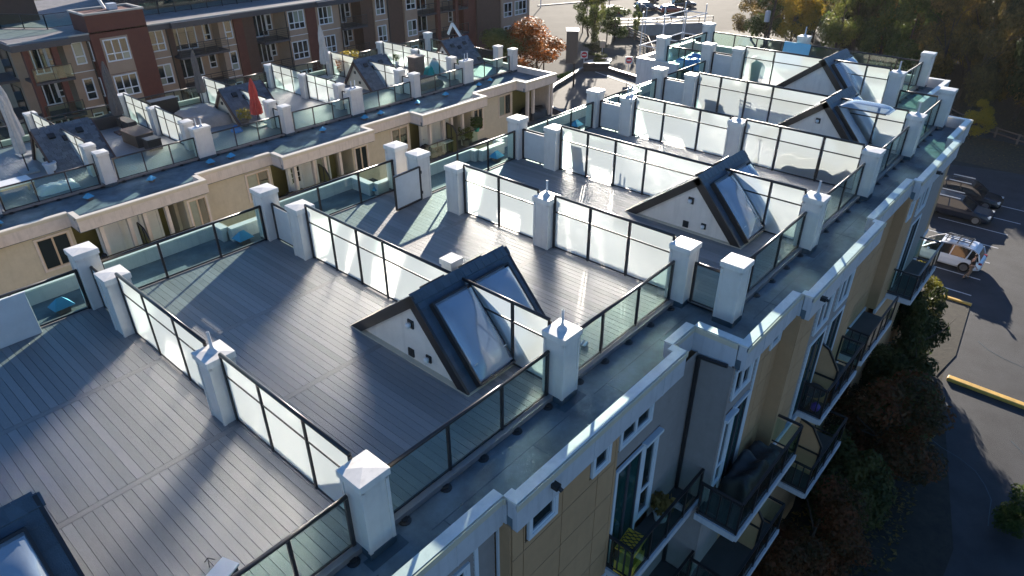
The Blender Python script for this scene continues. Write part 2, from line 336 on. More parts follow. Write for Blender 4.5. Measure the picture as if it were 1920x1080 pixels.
for k, v, z, pr, where in (
    ('A', 0, 0, P0, 'at the parapet end of the'), ('B', 0, 0, P1, 'topped by a vent pipe, at the parapet end of the'), ('C', 0, 0, P0, 'set back from the parapet, ending the'),
    ('C', -1.54, 0, P0, 'beside the short glass return, one step outside the'), ('D', -1.54, 0, P1, 'topped by a vent pipe, at the parapet end of the'), ('E', -1.54, 0, P0, 'at the parapet end of the'),
    ('F', -1.54, 0, P1, 'topped by a stubby vent, at the parapet end of the'), ('G', -1.54, 0, P0, 'on the far roof corner, outside the'), ('G', .83, RAISE, P1, 'with a vent pipe, closing the parapet end of the'),
    ('H', .83, RAISE, P0, 'standing at the car park end of the'), ('A', 5.14, 0, P1, 'with a vent pipe, midway along the'), ('C', 4.97, 0, P1, 'with a tall vent pipe, midway along the'),
    ('E', 3.85, 0, P1, 'with a vent pipe, midway along the'), ('H', 7.7, RAISE, P1, 'with a vent pipe and pale blue board, midway along the'),
    ('A', 10.32, 0, P0, 'at the inner courtyard end of the'), ('B', 10.32, 0, P0, 'at the inner courtyard end of the'), ('C', 9.04, 0, P0, 'at the inner courtyard end of the'),
    ('D', 9.1, 0, P0, 'at the inner courtyard end of the'), ('E', 9.2, 0, P2, 'carrying two vent pipes, at the inner courtyard end of the'), ('F', 9.08, 0, P0, 'at the inner courtyard end of the'), ('G', 9.15, RAISE, P0, 'at the inner courtyard end of the'),
    ('A', 12.36, 0, P0, 'on the courtyard edge, past the gap of the'), ('B', 12.36, 0, P0, 'on the courtyard edge, past the gap of the'), ('C', 12.36, 0, P0, 'on the outermost courtyard edge behind the gate, past the'),
    ('C', 11.1, 0, P0, 'that carries the open white gate, past the'), ('D', 11.1, 0, P0, 'on the courtyard edge, past the gap of the'), ('E', 11.1, 0, P0, 'on the courtyard edge, past the gap of the'),
    ('F', 11.0, 0, P0, 'on the courtyard edge, past the gap of the'), ('G', 11.04, RAISE, P0, 'at the inner corner of the glass box, past the gap of the'), ('G', 14.05, RAISE, P0, 'at the outermost corner of the far terrace, beyond the'), ('H', 14.0, RAISE, P0, 'at the street corner of the')):
    sh = {-1.54: 0}.get(v, 0)
    place(pr, (U[k], v, z), 0, f"white square pillar {where} {SCR[k]}", 'white pillars on the near roof terrace')

# ------------------------------------------------------------------ guards and screens
def post(t, p, h, z, w=.055, name='post'):
    mb = MB(); mb.box(-w/2, w/2, -w/2, w/2, 0, h); mb.obj(name, 'rail', t, loc=(p[0], p[1], z))
def glass_rail(name, pts, z, h, label, n=None, group=None, ends=True, mid=None):
    """clear glass guard along a straight line a->b with posts at the given fractions"""
    a, b = Vector((*pts[0], 0)), Vector((*pts[1], 0)); L = (b-a).length; d = (b-a)/L; nrm = Vector((-d.y, d.x, 0))
    t = thing(name, label, 'railing', ((a+b)/2+Vector((0, 0, z))), math.atan2(d.y, d.x), group)
    fr = mid if mid is not None else [i/n*L for i in range(1, n)]
    xs = [0]+list(fr)+[L]; x0 = -L/2
    for i, x in enumerate(xs):
        w = .06 if 0 < i < len(xs)-1 else .075
        mb = MB(); mb.box(x0+x-w/2, x0+x+w/2, -.03, .03, 0, h-.03); mb.obj('post', 'rail', t)
    mb = MB(); mb.tube((x0-.03, 0, h), (x0+L+.03, 0, h), .045, n=10); mb.obj('top_rail', 'rail', t, smooth=True)
    for i in range(len(xs)-1):
        mb = MB(); mb.box(x0+xs[i]+.05, x0+xs[i+1]-.05, -.006, .006, .06, h-.04); mb.obj('glass_panel', 'glass', t)
        mb = MB(); mb.box(x0+xs[i]+.03, x0+xs[i+1]-.03, -.018, .018, .02, .06); mb.obj('bottom_rail', 'rail', t)
    return t
ORD = ['nearest', 'second', 'third', 'fourth', 'fifth', 'sixth', 'seventh', 'last']
g_right = [((-5.63, 0), (0, 0), 0, [2.1, 3.75]), ((0, 0), (5.63, 0), 0, [1.75, 3.35]), ((5.63, 0), (11.25, 0), 0, [1.5, 3.15]), ((11.25, -1.54), (16.9, -1.54), 0, [1.2, 3.1]),
           ((16.9, -1.54), (22.61, -1.54), 0, [1.3, 3.1]), ((22.61, -1.54), (28.36, -1.54), 0, [1.3, 2.9]), ((28.36, -1.54), (33.8, -1.54), 0, [1.8, 3.2]), ((33.8, .83), (39.5, .83), RAISE, [1.9, 3.4])]
for i, (a, b, z, md) in enumerate(g_right):
    glass_rail('glass_guard', ((a[0]+.36, a[1]+.12), (b[0]-.36, b[1]+.12)), z, 1.25, f"clear glass guard with dark rail along the parapet side, {ORD[i]} from the camera", mid=md, group='glass guards along the parapet side')
g_left = [((-5.63, 12.36), (0, 12.36), 0), ((0, 12.36), (5.63, 12.36), 0), ((5.63, 12.36), (11.25, 12.36), 0), ((11.25, 11.1), (16.9, 11.1), 0), ((16.9, 11.1), (22.61, 11.1), 0), ((22.61, 11.1), (28.36, 11.1), 0),
          ((28.36, 11.1), (33.8, 11.1), 0), ((33.8, 14.05), (39.5, 14.05), RAISE)]
for i, (a, b, z) in enumerate(g_left):
    glass_rail('glass_guard', ((a[0]+.33, a[1]-.1), (b[0]-.33, b[1]-.1)), z, 1.23, f"clear glass guard with dark rail along the courtyard edge, {ORD[i]} from the camera", mid=[1.6, 3.35], group='glass guards along the courtyard edge')
glass_rail('glass_guard', ((11.25, -.4), (11.25, -1.2)), 0, 1.25, 'short glass return guard between the paired white pillars in front of the second dormer', mid=[])
glass_rail('glass_guard', ((33.85, .5), (33.85, -1.2)), 0, 1.3, 'short glass return guard at the far roof step by the car park', mid=[])
glass_rail('glass_guard', ((33.8, 13.7), (33.8, 11.4)), RAISE, 1.23, 'glass return guard in front of the blue tarp', mid=[1.2])
glass_rail('glass_guard', ((39.5, 13.6), (39.5, .5+.7)), RAISE, 1.25, 'long glass guard closing the far end of the terrace before the trees', mid=[1.5, 3, 4.6, 6.4, 8.1, 9.8, 11.3])

def screen(u, z0, segs, label, top=1.85, mid=1.30):
    """segs: list of (v0, v1, kind) kind 'rect' or ('cut', polygon)"""
    t = thing('privacy_screen', label, 'screen', (u, 0, z0), 0, 'frosted privacy screens between the terraces')
    posts = set()
    for (v0, v1) in segs['rails']:
        mb = MB(); mb.tube((0, v0, top), (0, v1, top), .045, n=10); mb.obj('top_rail', 'rail', t, smooth=True)
    for (v0, v1) in segs.get('mids', segs['rails']):
        mb = MB(); mb.box(-.022, .022, min(v0, v1), max(v0, v1), mid-.022, mid+.022); mb.obj('mid_rail', 'rail', t)
    for (v0, v1) in segs['base']:
        mb = MB(); mb.box(-.022, .022, min(v0, v1), max(v0, v1), .03, .075); mb.obj('bottom_rail', 'rail', t)
    for v in segs['posts']:
        mb = MB(); mb.box(-.03, .03, v-.03, v+.03, 0, top-.03); mb.obj('post', 'rail', t)
    for poly in segs['panels']:
        mb = MB(); mb.prism([(-.007, y, z) for y, z in poly], (1, 0, 0), .014); mb.obj('frosted_panel', 'frost', t)
    return t
def rects(vs, top=1.82, mid=1.3):
    out = []
    for a, b in zip(vs[:-1], vs[1:]):
        a_, b_ = a+.068, b-.068
        out.append([(a_, .08), (b_, .08), (b_, mid-.025), (a_, mid-.025)]); out.append([(a_, mid+.025), (b_, mid+.025), (b_, top), (a_, top)])
    return out
def plain(u, vR, vM, v1, z, label, pr=(1.67, 3.2), pl=(6.98, 8.57)):
    a = [vR+.36]+list(pr)+[vM-.34]; b = [vM+.34]+list(pl)+[v1-.34]
    screen(u, z, dict(rails=[(a[0], a[-1]), (b[0], b[-1])], base=[(a[0], a[-1]), (b[0], b[-1])], posts=a+b, panels=rects(a)+rects(b)), label)
plain(0, 0, 5.14, 10.32, 0, 'frosted glass screen nearest the camera, split by a pillar with a vent pipe', (1.78, 3.35))
plain(11.25, 0, 4.97, 9.04, 0, 'frosted glass screen just behind the nearest dormer, with sun glowing through', (1.83, 3.25), (7.05,))
plain(22.61, -1.54, 3.85, 9.2, 0, 'frosted glass screen behind the second dormer, shadows of covered furniture on it', (.3, 2.05), (5.6, 7.35))
def dormer_screen(u, vR, vrid, v1, z, label, posts_left):
    fr, fl = vrid-1.8, vrid+2.62      # feet of the two slopes
    zs = lambda v: 2.0*(v-fr)/1.8 if v < vrid else 2.0*(fl-v)/2.62
    a = [vR+.36, fr+.0]; b = [fl+.38]+posts_left+[v1-.34]
    ta, tb = fr+1.8*1.85/2.0, fl-2.62*1.85/2.0
    ma, mm = fr+1.8*1.3/2, fl-2.62*1.3/2
    pan = rects(a)+rects(b)
    pan += [[(a[1]+.04, .1), (a[1]+.04, 1.275), (ma-.03, 1.275)], [(a[1]+.04, 1.325), (ma+.03, 1.325), (ta-.04, 1.82), (a[1]+.04, 1.82)]]
    pan += [[(b[0]-.04, .08), (b[0]-.04, 1.275), (mm+.03, 1.275), (fl-.06, .08)], [(b[0]-.04, 1.325), (b[0]-.04, 1.82), (tb+.03, 1.82), (mm, 1.325)]]
    screen(u, z, dict(rails=[(a[0], ta+.05), (b[-1], tb-.05)], mids=[(a[0], ma), (b[-1], mm)], base=[(a[0], a[1]), (fl, b[-1])], posts=a+b, panels=pan), label)
dormer_screen(5.63, 0, 3.3, 10.32, 0, 'frosted glass screen running through the nearest whole dormer', [7.49, 8.75])
dormer_screen(16.9, -1.54, 1.77, 9.1, 0, 'frosted glass screen running through the second whole dormer, white lounger behind it', [6.12, 7.43])
dormer_screen(28.36, -1.54, 1.8, 9.08, 0, 'frosted glass screen beside the dormer with the open skylight, folding chair behind it', [6.1, 7.5])
dormer_screen(33.8, .83, 4.13, 9.15, RAISE, 'frosted glass screen furthest away, green bin behind it', [])

def gap_panel(u, v0, v1, z, label):
    t = thing('gap_panel', label, 'panel', (u, (v0+v1)/2, z), 0, 'white infill panels between paired courtyard pillars'); L = abs(v1-v0)
    for s in (-1, 1):
        mb = MB(); mb.box(-.035, .035, s*L/2-.04, s*L/2+.04, 0, 1.3); mb.obj('post', 'rail', t)
    mb = MB(); mb.tube((0, -L/2, 1.3), (0, L/2, 1.3), .042); mb.obj('top_rail', 'rail', t)
    mb = MB(); mb.box(-.012, .012, -L/2+.05, L/2-.05, .06, 1.24); mb.obj('white_panel', 'panelwhite', t)
    mb = MB(); mb.box(-.02, .02, -L/2+.05, L/2-.05, .02, .06); mb.obj('bottom_rail', 'rail', t)
for k, a, b, z in (('A', 10.66, 12.0, 0), ('B', 10.66, 12.0, 0), ('D', 9.44, 10.76, 0), ('E', 9.54, 10.76, 0), ('F', 9.42, 10.66, 0), ('G', 9.5, 10.7, RAISE)):
    gap_panel(U[k], a, b, z, f"opaque white panel filling the gap at the courtyard end of the {SCR[k]}")
t = thing('terrace_gate', 'open white terrace gate in a dark frame, swung out over the deck', 'gate', (11.0, 10.78, 0), R(180+4))
for a, b in (((0, 0, .05), (0, 0, 1.33)), ((1.3, 0, .05), (1.3, 0, 1.33)), ((0, 0, 1.33), (1.3, 0, 1.33)), ((0, 0, .05), (1.3, 0, .05))):
    mb = MB(); mb.bar(a, b, .07, .05); mb.obj('frame_bar', 'rail', t)
mb = MB(); mb.box(.05, 1.25, -.012, .012, .1, 1.29); mb.obj('white_panel', 'panelwhite', t)
for z in (.3, 1.1):
    mb = MB(); mb.tube((-.06, 0, z-.05), (-.06, 0, z+.05), .035); mb.obj('hinge', 'rail', t)

# ------------------------------------------------------------------ decks
def deck(u0, u1, v0, v1, z, brk, label, single, hole=None):
    t = thing('roof_deck', label, 'deck', (u0, v0, z), 0, 'composite board roof decks'); L = u1-u0; Wd = v1-v0
    pitch = .186; bw = .1775; n = int(L/pitch); rows = [0.17]+[b-v0 for b in brk]+[Wd-.17]
    stuff = MB(); cache = {}
    for j in range(len(rows)-1):
        a, b = rows[j]+(.082 if j else 0), rows[j+1]-(.082 if j < len(rows)-2 else 0)
        for i in range(n+1):
            x = i*pitch; w = min(bw, L-x-.005)
            if w < .03: continue
            if hole:
                hx0, hx1, hy0, hy1 = hole
                segs = [(a, b)]
                if hx0-u0 < x+w/2 < hx1-u0:
                    segs = [(a, min(b, hy0-v0)), (max(a, hy1-v0), b)]
            else: segs = [(a, b)]
            for (p, q) in segs:
                if q-p < .1: continue
                if single:
                    key = (round(q-p, 3), round(w, 3))
                    if key not in cache:
                        m1 = MB(); m1.box(0, w, 0, q-p, -.035, 0); cache[key] = m1.mesh('board', 'deck')
                    link('board', cache[key], t, loc=(x, p, random.uniform(-.001, .001)))
                else: stuff.box(x, x+w, p, q, -.035, 0)
    if not single: stuff.obj('board', 'deck', t, kind='stuff')
    for r in rows[1:-1]:
        mb = MB(); mb.box(0, L, r-.076, r+.076, -.035, 0); mb.obj('divider_board', 'deckx', t)
    for a, b in ((0, .164), (Wd-.164, Wd)):
        mb = MB(); mb.box(0, L, a, b, -.035, .001); mb.obj('edge_board', 'deckx', t)
    mb = MB(); mb.box(0, L, 0.004, Wd-.004, -.09, -.06); mb.obj('substrate', 'black', t)
    for y in (-.03, Wd):
        mb = MB(); mb.box(0.02, L-.02, y, y+.03, -.13, .001); mb.obj('edge_fascia', 'fascia', t)
    ped = MB(); ped.lathe([(.13, -.155), (.13, -.14), (.07, -.12), (.07, -.09)], 12); pm = ped.mesh('pedestal', 'black')
    for i in range(5): link('pedestal', pm, t, loc=(.7+i*1.1, -.06, 0))
dk = [(-5.63, 0, .0, 12.4, 0, (4.65, 8.34)), (0, 5.63, .0, 12.4, 0, (4.65, 8.34)), (5.63, 11.25, .0, 12.4, 0, (4.65, 8.34)), (11.25, 16.9, -1.54, 11.15, 0, (3.1, 7.0)),
      (16.9, 22.61, -1.54, 11.15, 0, (3.1, 7.0)), (22.61, 28.36, -1.54, 11.15, 0, (3.1, 7.0)), (28.36, 33.8, -1.54, 11.15, 0, (3.1, 7.0)), (33.8, 39.5, .83, 14.05, RAISE, (5, 9.5))]
for i, (a, b, c, d, z, br) in enumerate(dk):
    deck(a, b, c, d, z, br, f"grey composite board roof deck, {ORD[i]} from the camera on the near terrace", i < 4)

# ------------------------------------------------------------------ dormers
def dome_mesh(L, Wd, hgt):
    mb = MB(); nx, ny = 12, 8; vs = []
    for j in range(ny+1):
        for i in range(nx+1):
            a, b = i/nx, j/ny; k = (1-(2*a-1)**4)*(1-(2*b-1)**4)
            vs.append((a*L, b*Wd, hgt*k**.75))
    mb.add(vs, [(j*(nx+1)+i, j*(nx+1)+i+1, (j+1)*(nx+1)+i+1, (j+1)*(nx+1)+i) for j in range(ny) for i in range(nx)])
    return mb.mesh('dome', 'dome', True)
HL = 1.65
def dormer(u, v, z, label, lights=True, open_first=False):
    t = thing('roof_dormer', label, 'dormer', (u, v, z), 0, 'gabled stair dormers on the near roof')
    fr, bk, H = -1.8, 2.62, 2.0
    for s in (-1, 1):
        x = s*(HL-.12); mb = MB(); mb.prism([(x, fr+.12, 0.02), (x, bk-.16, 0.02), (x, 0, H-.1)], (s, 0, 0), .03)
        mb.obj('gable_wall', 'white', t)
    al = math.atan2(H, -fr); be = math.atan2(H, bk); Lf = math.hypot(H, fr); Lb = math.hypot(H, bk)
    # front slope panel (local x = along ridge, local y = up the slope)
    A = bpy.data.objects.new('front_slope', MB().box(-HL, HL, 0, Lf, -.1, 0).mesh('front_slope', 'eave')); COL.objects.link(A); A.parent = t; A.location = (0, fr, 0); A.rotation_euler = (al, 0, 0)
    B = bpy.data.objects.new('rear_slope', MB().box(-HL, HL, 0, Lb, -.1, 0).mesh('rear_slope', 'eave')); COL.objects.link(B); B.parent = t; B.location = (0, bk, 0); B.rotation_euler = (be, 0, math.pi)
    # bargeboards
    for s in (-1, 1):
        for (O, L) in ((A, Lf), (B, Lb)):
            mb = MB(); mb.box(s*HL-.035, s*HL+.035, -.02, L-.0, -.24, .03); mb.obj('bargeboard', 'rail', O)
    # shingles on the front slope: strips at the sides and below the ridge
    bm_ = MB().box(-.15, .15, 0, .27, 0, .016).mesh('shingle', 'metalcap')
    y = 0.02; k = 0
    while y < Lf-.28:
        for s in (-1, 1):
            off = .0 if k % 2 else .05
            link('shingle', bm_, A, loc=(s*(HL-.17), y, .004+(k % 2)*.006), rot=(R(-2.2), 0, 0))
        y += .2; k += 1
    x = -HL+.12
    while x < HL-.05:
        for r_ in range(2):
            link('shingle', bm_, A, loc=(x, Lf-.36+r_*.17, .008+r_*.004), rot=(R(-2.2), 0, 0))
        x += .302
    # rear slope: joined rows of shingles
    st = MB(); y = 0
    while y < Lb-.02:
        x = -HL+random.random()*.2
        while x < HL-.05:
            w = random.choice((.22, .3, .36)); st.box(x, min(x+w-.006, HL-.03), y, min(y+.24, Lb), .002, .012+random.random()*.014); x += w
        y += .21
    st.obj('shingle', 'shingle', B, kind='stuff')
    # ridge caps
    rc = MB(); rc.add([(-.13, -.16, -.13), (.13, -.16, -.13), (.13, 0, .03), (-.13, 0, .03), (.13, .16, -.10), (-.13, .16, -.10), (-.13, -.16, -.15), (.13, -.16, -.15), (.13, 0, .01), (-.13, 0, .01), (.13, .16, -.12), (-.13, .16, -.12)],
                      [(0, 1, 2, 3), (3, 2, 4, 5), (7, 6, 9, 8), (8, 9, 11, 10), (0, 3, 9, 6), (3, 5, 11, 9), (2, 1, 7, 8), (4, 2, 8, 10), (1, 0, 6, 7), (5, 4, 10, 11)])
    rm = rc.mesh('ridge_cap', 'metalcap'); x = -HL+.13
    while x < HL: link('ridge_cap', rm, t, loc=(x, 0, H+.0), rot=(0, R(2.5), 0)); x += .24
    # skylights
    dm = dome_mesh(1.16, 2.06, .2)
    for n_, x0 in enumerate((-1.3, .1)):
        sk = thing_part('skylight', t)
        sk.location = (x0, fr, 0); sk.rotation_euler = (al, 0, 0)
        y0, y1 = .08, 2.26
        for q in ((-.05, 0, y0, y1), (1.2, 1.25, y0, y1), (-.05, 1.25, y0-.05, y0), (-.05, 1.25, y1, y1+.05)):
            mb = MB(); mb.box(q[0], q[1], q[2], q[3], 0, .2); mb.obj('curb_bar', 'rail', sk)
        mb = MB(); mb.box(0, 1.2, y0, y1, .01, .03); mb.obj('well', 'well', sk)
        if open_first and n_ == 0:
            link('dome', dm, sk, loc=(1.16, y1, .22), rot=(al, 0, math.pi))
            fr_ = MB()
            for q in ((-.04, .03), (1.03, 1.1)): fr_.box(q[0], q[1], 0, 1.92, -.06, 0)
            fr_.box(-.04, 1.1, 1.86, 1.92, -.06, 0)
            link('lid_frame', fr_.mesh('lid_frame', 'rail'), sk, loc=(1.16, y1, .22), rot=(al, 0, math.pi))
        else:
            link('dome', dm, sk, loc=(.02, y0+.06, .2))
            mb = MB(); mb.tube((.03, y0+.45, .3), (1.16, y0+.45, .3), .012, n=6); mb.obj('stay_bar', 'whitetrim', sk)
    # low vents on the rear side of the ridge
    for x in (-1.0, .35):
        mb = MB(); mb.box(x, x+.62, Lb-.55, Lb-.2, .02, .12); mb.obj('slope_vent', 'black', B, bevel=.02)
    mb = MB(); mb.box(-HL-.06, HL+.06, fr-.05, bk+.05, -.1, .02); mb.obj('base_flashing', 'cream', t)
    if lights:
        xf = -HL+.12
        for (yy, zz, w, nm) in ((.2, 1.1, .1, 'wall_light'), (.28, .2, .1, 'outlet_cover'), (-.38, .32, .085, 'wall_light')):
            mb = MB(); mb.box(xf-.07, xf-.03, yy-w, yy+w, zz-w*1.15, zz+w*1.15); o = mb.obj(nm, 'black', t)
            if nm == 'wall_light':
                m2 = MB(); m2.lathe([(.02, 0), (.065, -.01), (.07, -.06), (.05, -.13), (.01, -.14)], 10, (xf-.13, yy, zz+.06)); m2.obj('lens', 'whitetrim', o, smooth=True)
    return t
def thing_part(name, parent):
    o = bpy.data.objects.new(name, None); COL.objects.link(o); o.parent = parent; return o
dormer(-5.63, 3.3, 0, 'dormer corner with a blue-grey skylight, cropped at the lower left of the view', False)
dormer(5.7, 3.3, 0, 'nearest whole dormer, white gable with lights and two domed skylights facing the parapet')
dormer(16.9, 1.77, 0, 'second whole dormer, white gable with lights and two domed skylights')
dormer(28.5, 1.8, 0, 'dormer whose near domed skylight stands open', True, True)
dormer(34.4, 4.13, RAISE, 'furthest dormer on the near roof, plain grey gable, closed skylights', False)

# ------------------------------------------------------------------ near building
nb = thing('townhouse_block', 'near townhouse block with flat blue-grey roof, white coping, tan panels and taupe siding', 'building', (0, 0, 0))
RZ_ = -.16
mb = MB(); mb.box(-9, 33.78, -1.1, 12.2, RZ_-.3, RZ_); mb.obj('roof_membrane', 'membrane', nb)
mb = MB(); mb.box(33.78, 40.1, -.45, 15.0, RZ_-.3, RZ_+RAISE); mb.obj('roof_membrane', 'membrane', nb)
mb = MB(); mb.box(33.78, 34.5, -2.6, -.45, RZ_-.3, RZ_+.001); mb.obj('roof_membrane', 'membrane', nb)
def seamline(x0, x1, y0, y1, z=RZ_):
    mb = MB(); mb.box(x0, x1, y0, y1, z, z+.006); mb.obj('membrane_seam', 'seam', nb)
for x in [(-4, -.4), (0.9, 5.2), (6.2, 10.8)]:
    seamline(x[0], x[1], -.62, -.6)
for x in (-1.8, 1.2, 3.9, 6.7, 9.2): seamline(x, x+.02, -1.1, -.6)
seamline(11.8, 33, -2.1, -2.08)
for x in (12.9, 15.7, 18.8, 21.7, 24.6, 27.4, 30.4): seamline(x, x+.02, -2.55, -1.9)
for k_, v in (('A', 0), ('B', 0), ('D', -1.54), ('E', -1.54), ('F', -1.54)):
    mb = MB(); mb.box(U[k_]-.42, U[k_]+.42, v-.5, v-.2, RZ_, RZ_+.008); mb.obj('flashing_patch', 'seam', nb)
PT = .33
def parapet(owner, segs, side, z=PT, cope='parapet', fas='fasciab', depth=.78, edge='cream', w=.25, base=-.16, mem=None):
    """segs: list of (u0,u1,v_outer). side=-1: outward is -v; +1: outward is +v. Returns nothing; builds coping, fascia, upstand and the short returns."""
    for i, (u0, u1, vo) in enumerate(segs):
        if mem is not None:
            a, b = sorted((vo-side*.1, mem)); mb = MB(); mb.box(u0, u1, a, b, base-.3, base); mb.obj('roof_membrane', 'membrane', owner)
        vi = vo-side*w; lo, hi = min(vo, vi), max(vo, vi)
        prev = segs[i-1][2] if i else None; nxt = segs[i+1][2] if i+1 < len(segs) else None
        # further out than neighbour -> extends over its own return
        mb = MB(); mb.box(u0, u1, lo, hi, z-.05, z); mb.obj('coping', cope, owner)
        mb = MB(); mb.box(u0+.003, u1-.003, lo+.02, hi-.02, base, z-.05); mb.obj('upstand', fas, owner)
        mb = MB(); a, b = sorted((vo+side*.02, vo+side*.05)); mb.box(u0-.02, u1+.02, a, b, z-.17, z-.012); mb.obj('drip_edge', edge, owner)
        mb = MB(); a, b = sorted((vo-side*.1, vo+side*.02)); mb.box(u0, u1, a, b, z-depth, z-.17); mb.obj('fascia', fas, owner)
        x = u0+1.1
        while x < u1-.3:
            mb = MB(); a, b = sorted((vo+side*.02, vo+side*.032)); mb.box(x, x+.03, a, b, z-depth, z-.17); mb.obj('joint_strip', fas, owner); x += 1.45
        if nxt is not None and abs(nxt-vo) > .05:
            out_here = (vo-nxt)*side > 0
            uo = u1 if out_here else segs[i+1][0]
            a, b = sorted((vo, nxt-side*w if out_here else nxt))
            if out_here: a, b = sorted((vo-side*w, nxt)); ux0, ux1 = uo-w, uo
            else: a, b = sorted((nxt-side*w, vo)); ux0, ux1 = uo, uo+w
            mb = MB(); mb.box(ux0, ux1, a, b, z-.05, z+.002); mb.obj('coping', cope, owner)
            mb = MB(); mb.box(ux0+.02, ux1-.02, a, b, base, z-.05); mb.obj('upstand', fas, owner)
            mb = MB(); fx = uo if not out_here else uo
            if not out_here: mb.box(uo-.05, uo-.02, a, b, z-.17, z-.012)
            else: mb.box(uo+.02, uo+.05, a, b, z-.17, z-.012)
            mb.obj('drip_edge', edge, owner)
            mb = MB()
            if not out_here: mb.box(uo-.02, uo+.08, a, b, z-depth, z-.17)
            else: mb.box(uo-.08, uo+.02, a, b, z-depth, z-.17)
            mb.obj('fascia', fas, owner)
rs = [(-9, 2.1, -1.36), (2.1, 8.6, -1.70), (8.6, 9.75, -1.30), (9.75, 13.2, -2.80), (13.2, 19.7, -3.15), (19.7, 24.45, -2.80), (24.45, 30.8, -3.12), (30.8, 34.6, -2.80)]
parapet(nb, rs, -1, mem=-1.1)
ls = [(-9, -6.5, 14.2), (-6.5, -5, 13.5), (-5, 4.65, 14.2), (4.65, 6.2, 13.5), (6.2, 10.4, 14.2), (10.4, 15.75, 12.85), (15.75, 17.2, 12.35), (17.2, 21.7, 12.85), (21.7, 27, 12.85), (27, 28.5, 12.35), (28.5, 33.2, 12.85)]
parapet(nb, ls, 1, mem=12.2)
parapet(nb, [(33.2, 40.25, 15.45)], 1, z=PT+RAISE+.1)
for (x0, x1, y0, y1, z) in ((34.35, 34.6, -2.8, -1.4, PT), (39.95, 40.2, -.2, 15.4, PT+RAISE), (33.2, 33.45, 12.6, 15.4, PT+RAISE+.1), (34.6, 40.2, -.48, -.23, PT+RAISE)):
    mb = MB(); mb.box(x0, x1, y0, y1, z-.05, z+.001); mb.obj('coping', 'parapet', nb)
    mb = MB(); mb.box(x0+.02, x1-.02, y0+.02, y1-.02, -.8, z-.05); mb.obj('upstand', 'fasciab', nb)
# walls, v = outer+.42
def walls_core():
    for (u0, u1, vo) in rs:
        vw = vo+(.32 if vo > -2 else .42); mb = MB(); mb.box(u0+(.02 if vo > -2 else 0), u1, vw+.05, 4, GZ, -.3); mb.obj('wall_core', 'tan', nb)
walls_core()
mb = MB(); mb.box(34.62, 37.6, -2.7, -.12, GZ, -9.3); mb.obj('end_wall', 'tan', nb)  # low annex added for the shadow edge it throws across the parking lot
mb = MB(); mb.box(34.6, 39.9, -.1, 13, GZ, 0.2); mb.obj('end_wall', 'grey_siding', nb)
mb = MB(); mb.box(-9, 33.5, 4, 12.6, GZ, -.47); mb.obj('wall_core', 'cream_siding', nb)
mb = MB(); mb.box(33.5, 39.9, 12.6, 15.1, GZ, .3); mb.obj('end_wall', 'cream_siding', nb)
def lap(owner, x0, x1, vw, z0, z1, m, side=-1, holes=(), step=.15):
    """lap siding facing +-v at wall plane vw; holes are (x0,x1,z0,z1)"""
    mb = MB(); z = z0
    while z < z1:
        zt = min(z+step, z1); cuts = [(h[0], h[1]) for h in holes if h[2] < zt-.01 and h[3] > z+.01]; xs = [(x0, x1)]
        for c in cuts:
            nx = []
            for a, b in xs:
                if c[1] <= a or c[0] >= b: nx.append((a, b)); continue
                if c[0] > a: nx.append((a, c[0]))
                if c[1] < b: nx.append((c[1], b))
            xs = nx
        for a, b in xs:
            y0, y1 = vw, vw+side*.035
            mb.add([(a, y1, z), (b, y1, z), (b, vw+side*.008, zt), (a, vw+side*.008, zt), (a, vw-side*.02, z), (b, vw-side*.02, z)], [(0, 1, 2, 3) if side < 0 else (3, 2, 1, 0), (4, 5, 1, 0) if side < 0 else (0, 1, 5, 4)])
        z += step
    mb.obj('siding', m, owner, kind='stuff')
def lapx(owner, y0, y1, u, z0, z1, m, step=.15):
    mb = MB(); z = z0
    while z < z1:
        zt = min(z+step, z1)
        mb.add([(u-.035, y0, z), (u-.035, y1, z), (u-.008, y1, zt), (u-.008, y0, zt), (u+.02, y0, z), (u+.02, y1, z)], [(0, 3, 2, 1), (4, 0, 1, 5)]); z += step
    mb.obj('siding', m, owner, kind='stuff')
pmc = {}
def panels(owner, x0, x1, vw, z0, z1, m, side=-1, holes=(), colw=None, rowh=1.05):
    cols = colw or [x0, x0+(x1-x0)*.3, x0+(x1-x0)*.75, x1]; zs = [z1]
    while zs[-1] > z0+.3: zs.append(max(z0, zs[-1]-rowh))
    for a, b in zip(cols[:-1], cols[1:]):
        for t_, b_ in zip(zs[:-1], zs[1:]):
            reg = [(a+.012, b-.012, b_+.012, t_-.012)]
            for h in holes:
                nr = []
                for (p, q, r_, s_) in reg:
                    if h[1] <= p or h[0] >= q or h[3] <= r_ or h[2] >= s_: nr.append((p, q, r_, s_)); continue
                    if h[0] > p: nr.append((p, h[0], r_, s_))
                    if h[1] < q: nr.append((h[1], q, r_, s_))
                    a2, b2 = max(p, h[0]), min(q, h[1])
                    if h[2] > r_: nr.append((a2, b2, r_, h[2]))
                    if h[3] < s_: nr.append((a2, b2, h[3], s_))
                reg = nr
            for (p, q, r_, s_) in reg:
                if q-p < .03 or s_-r_ < .03: continue
                mb = MB(); y = sorted((vw, vw+side*.03)); mb.box(p, q, y[0], y[1], r_, s_); mb.obj('wall_panel', m, owner)
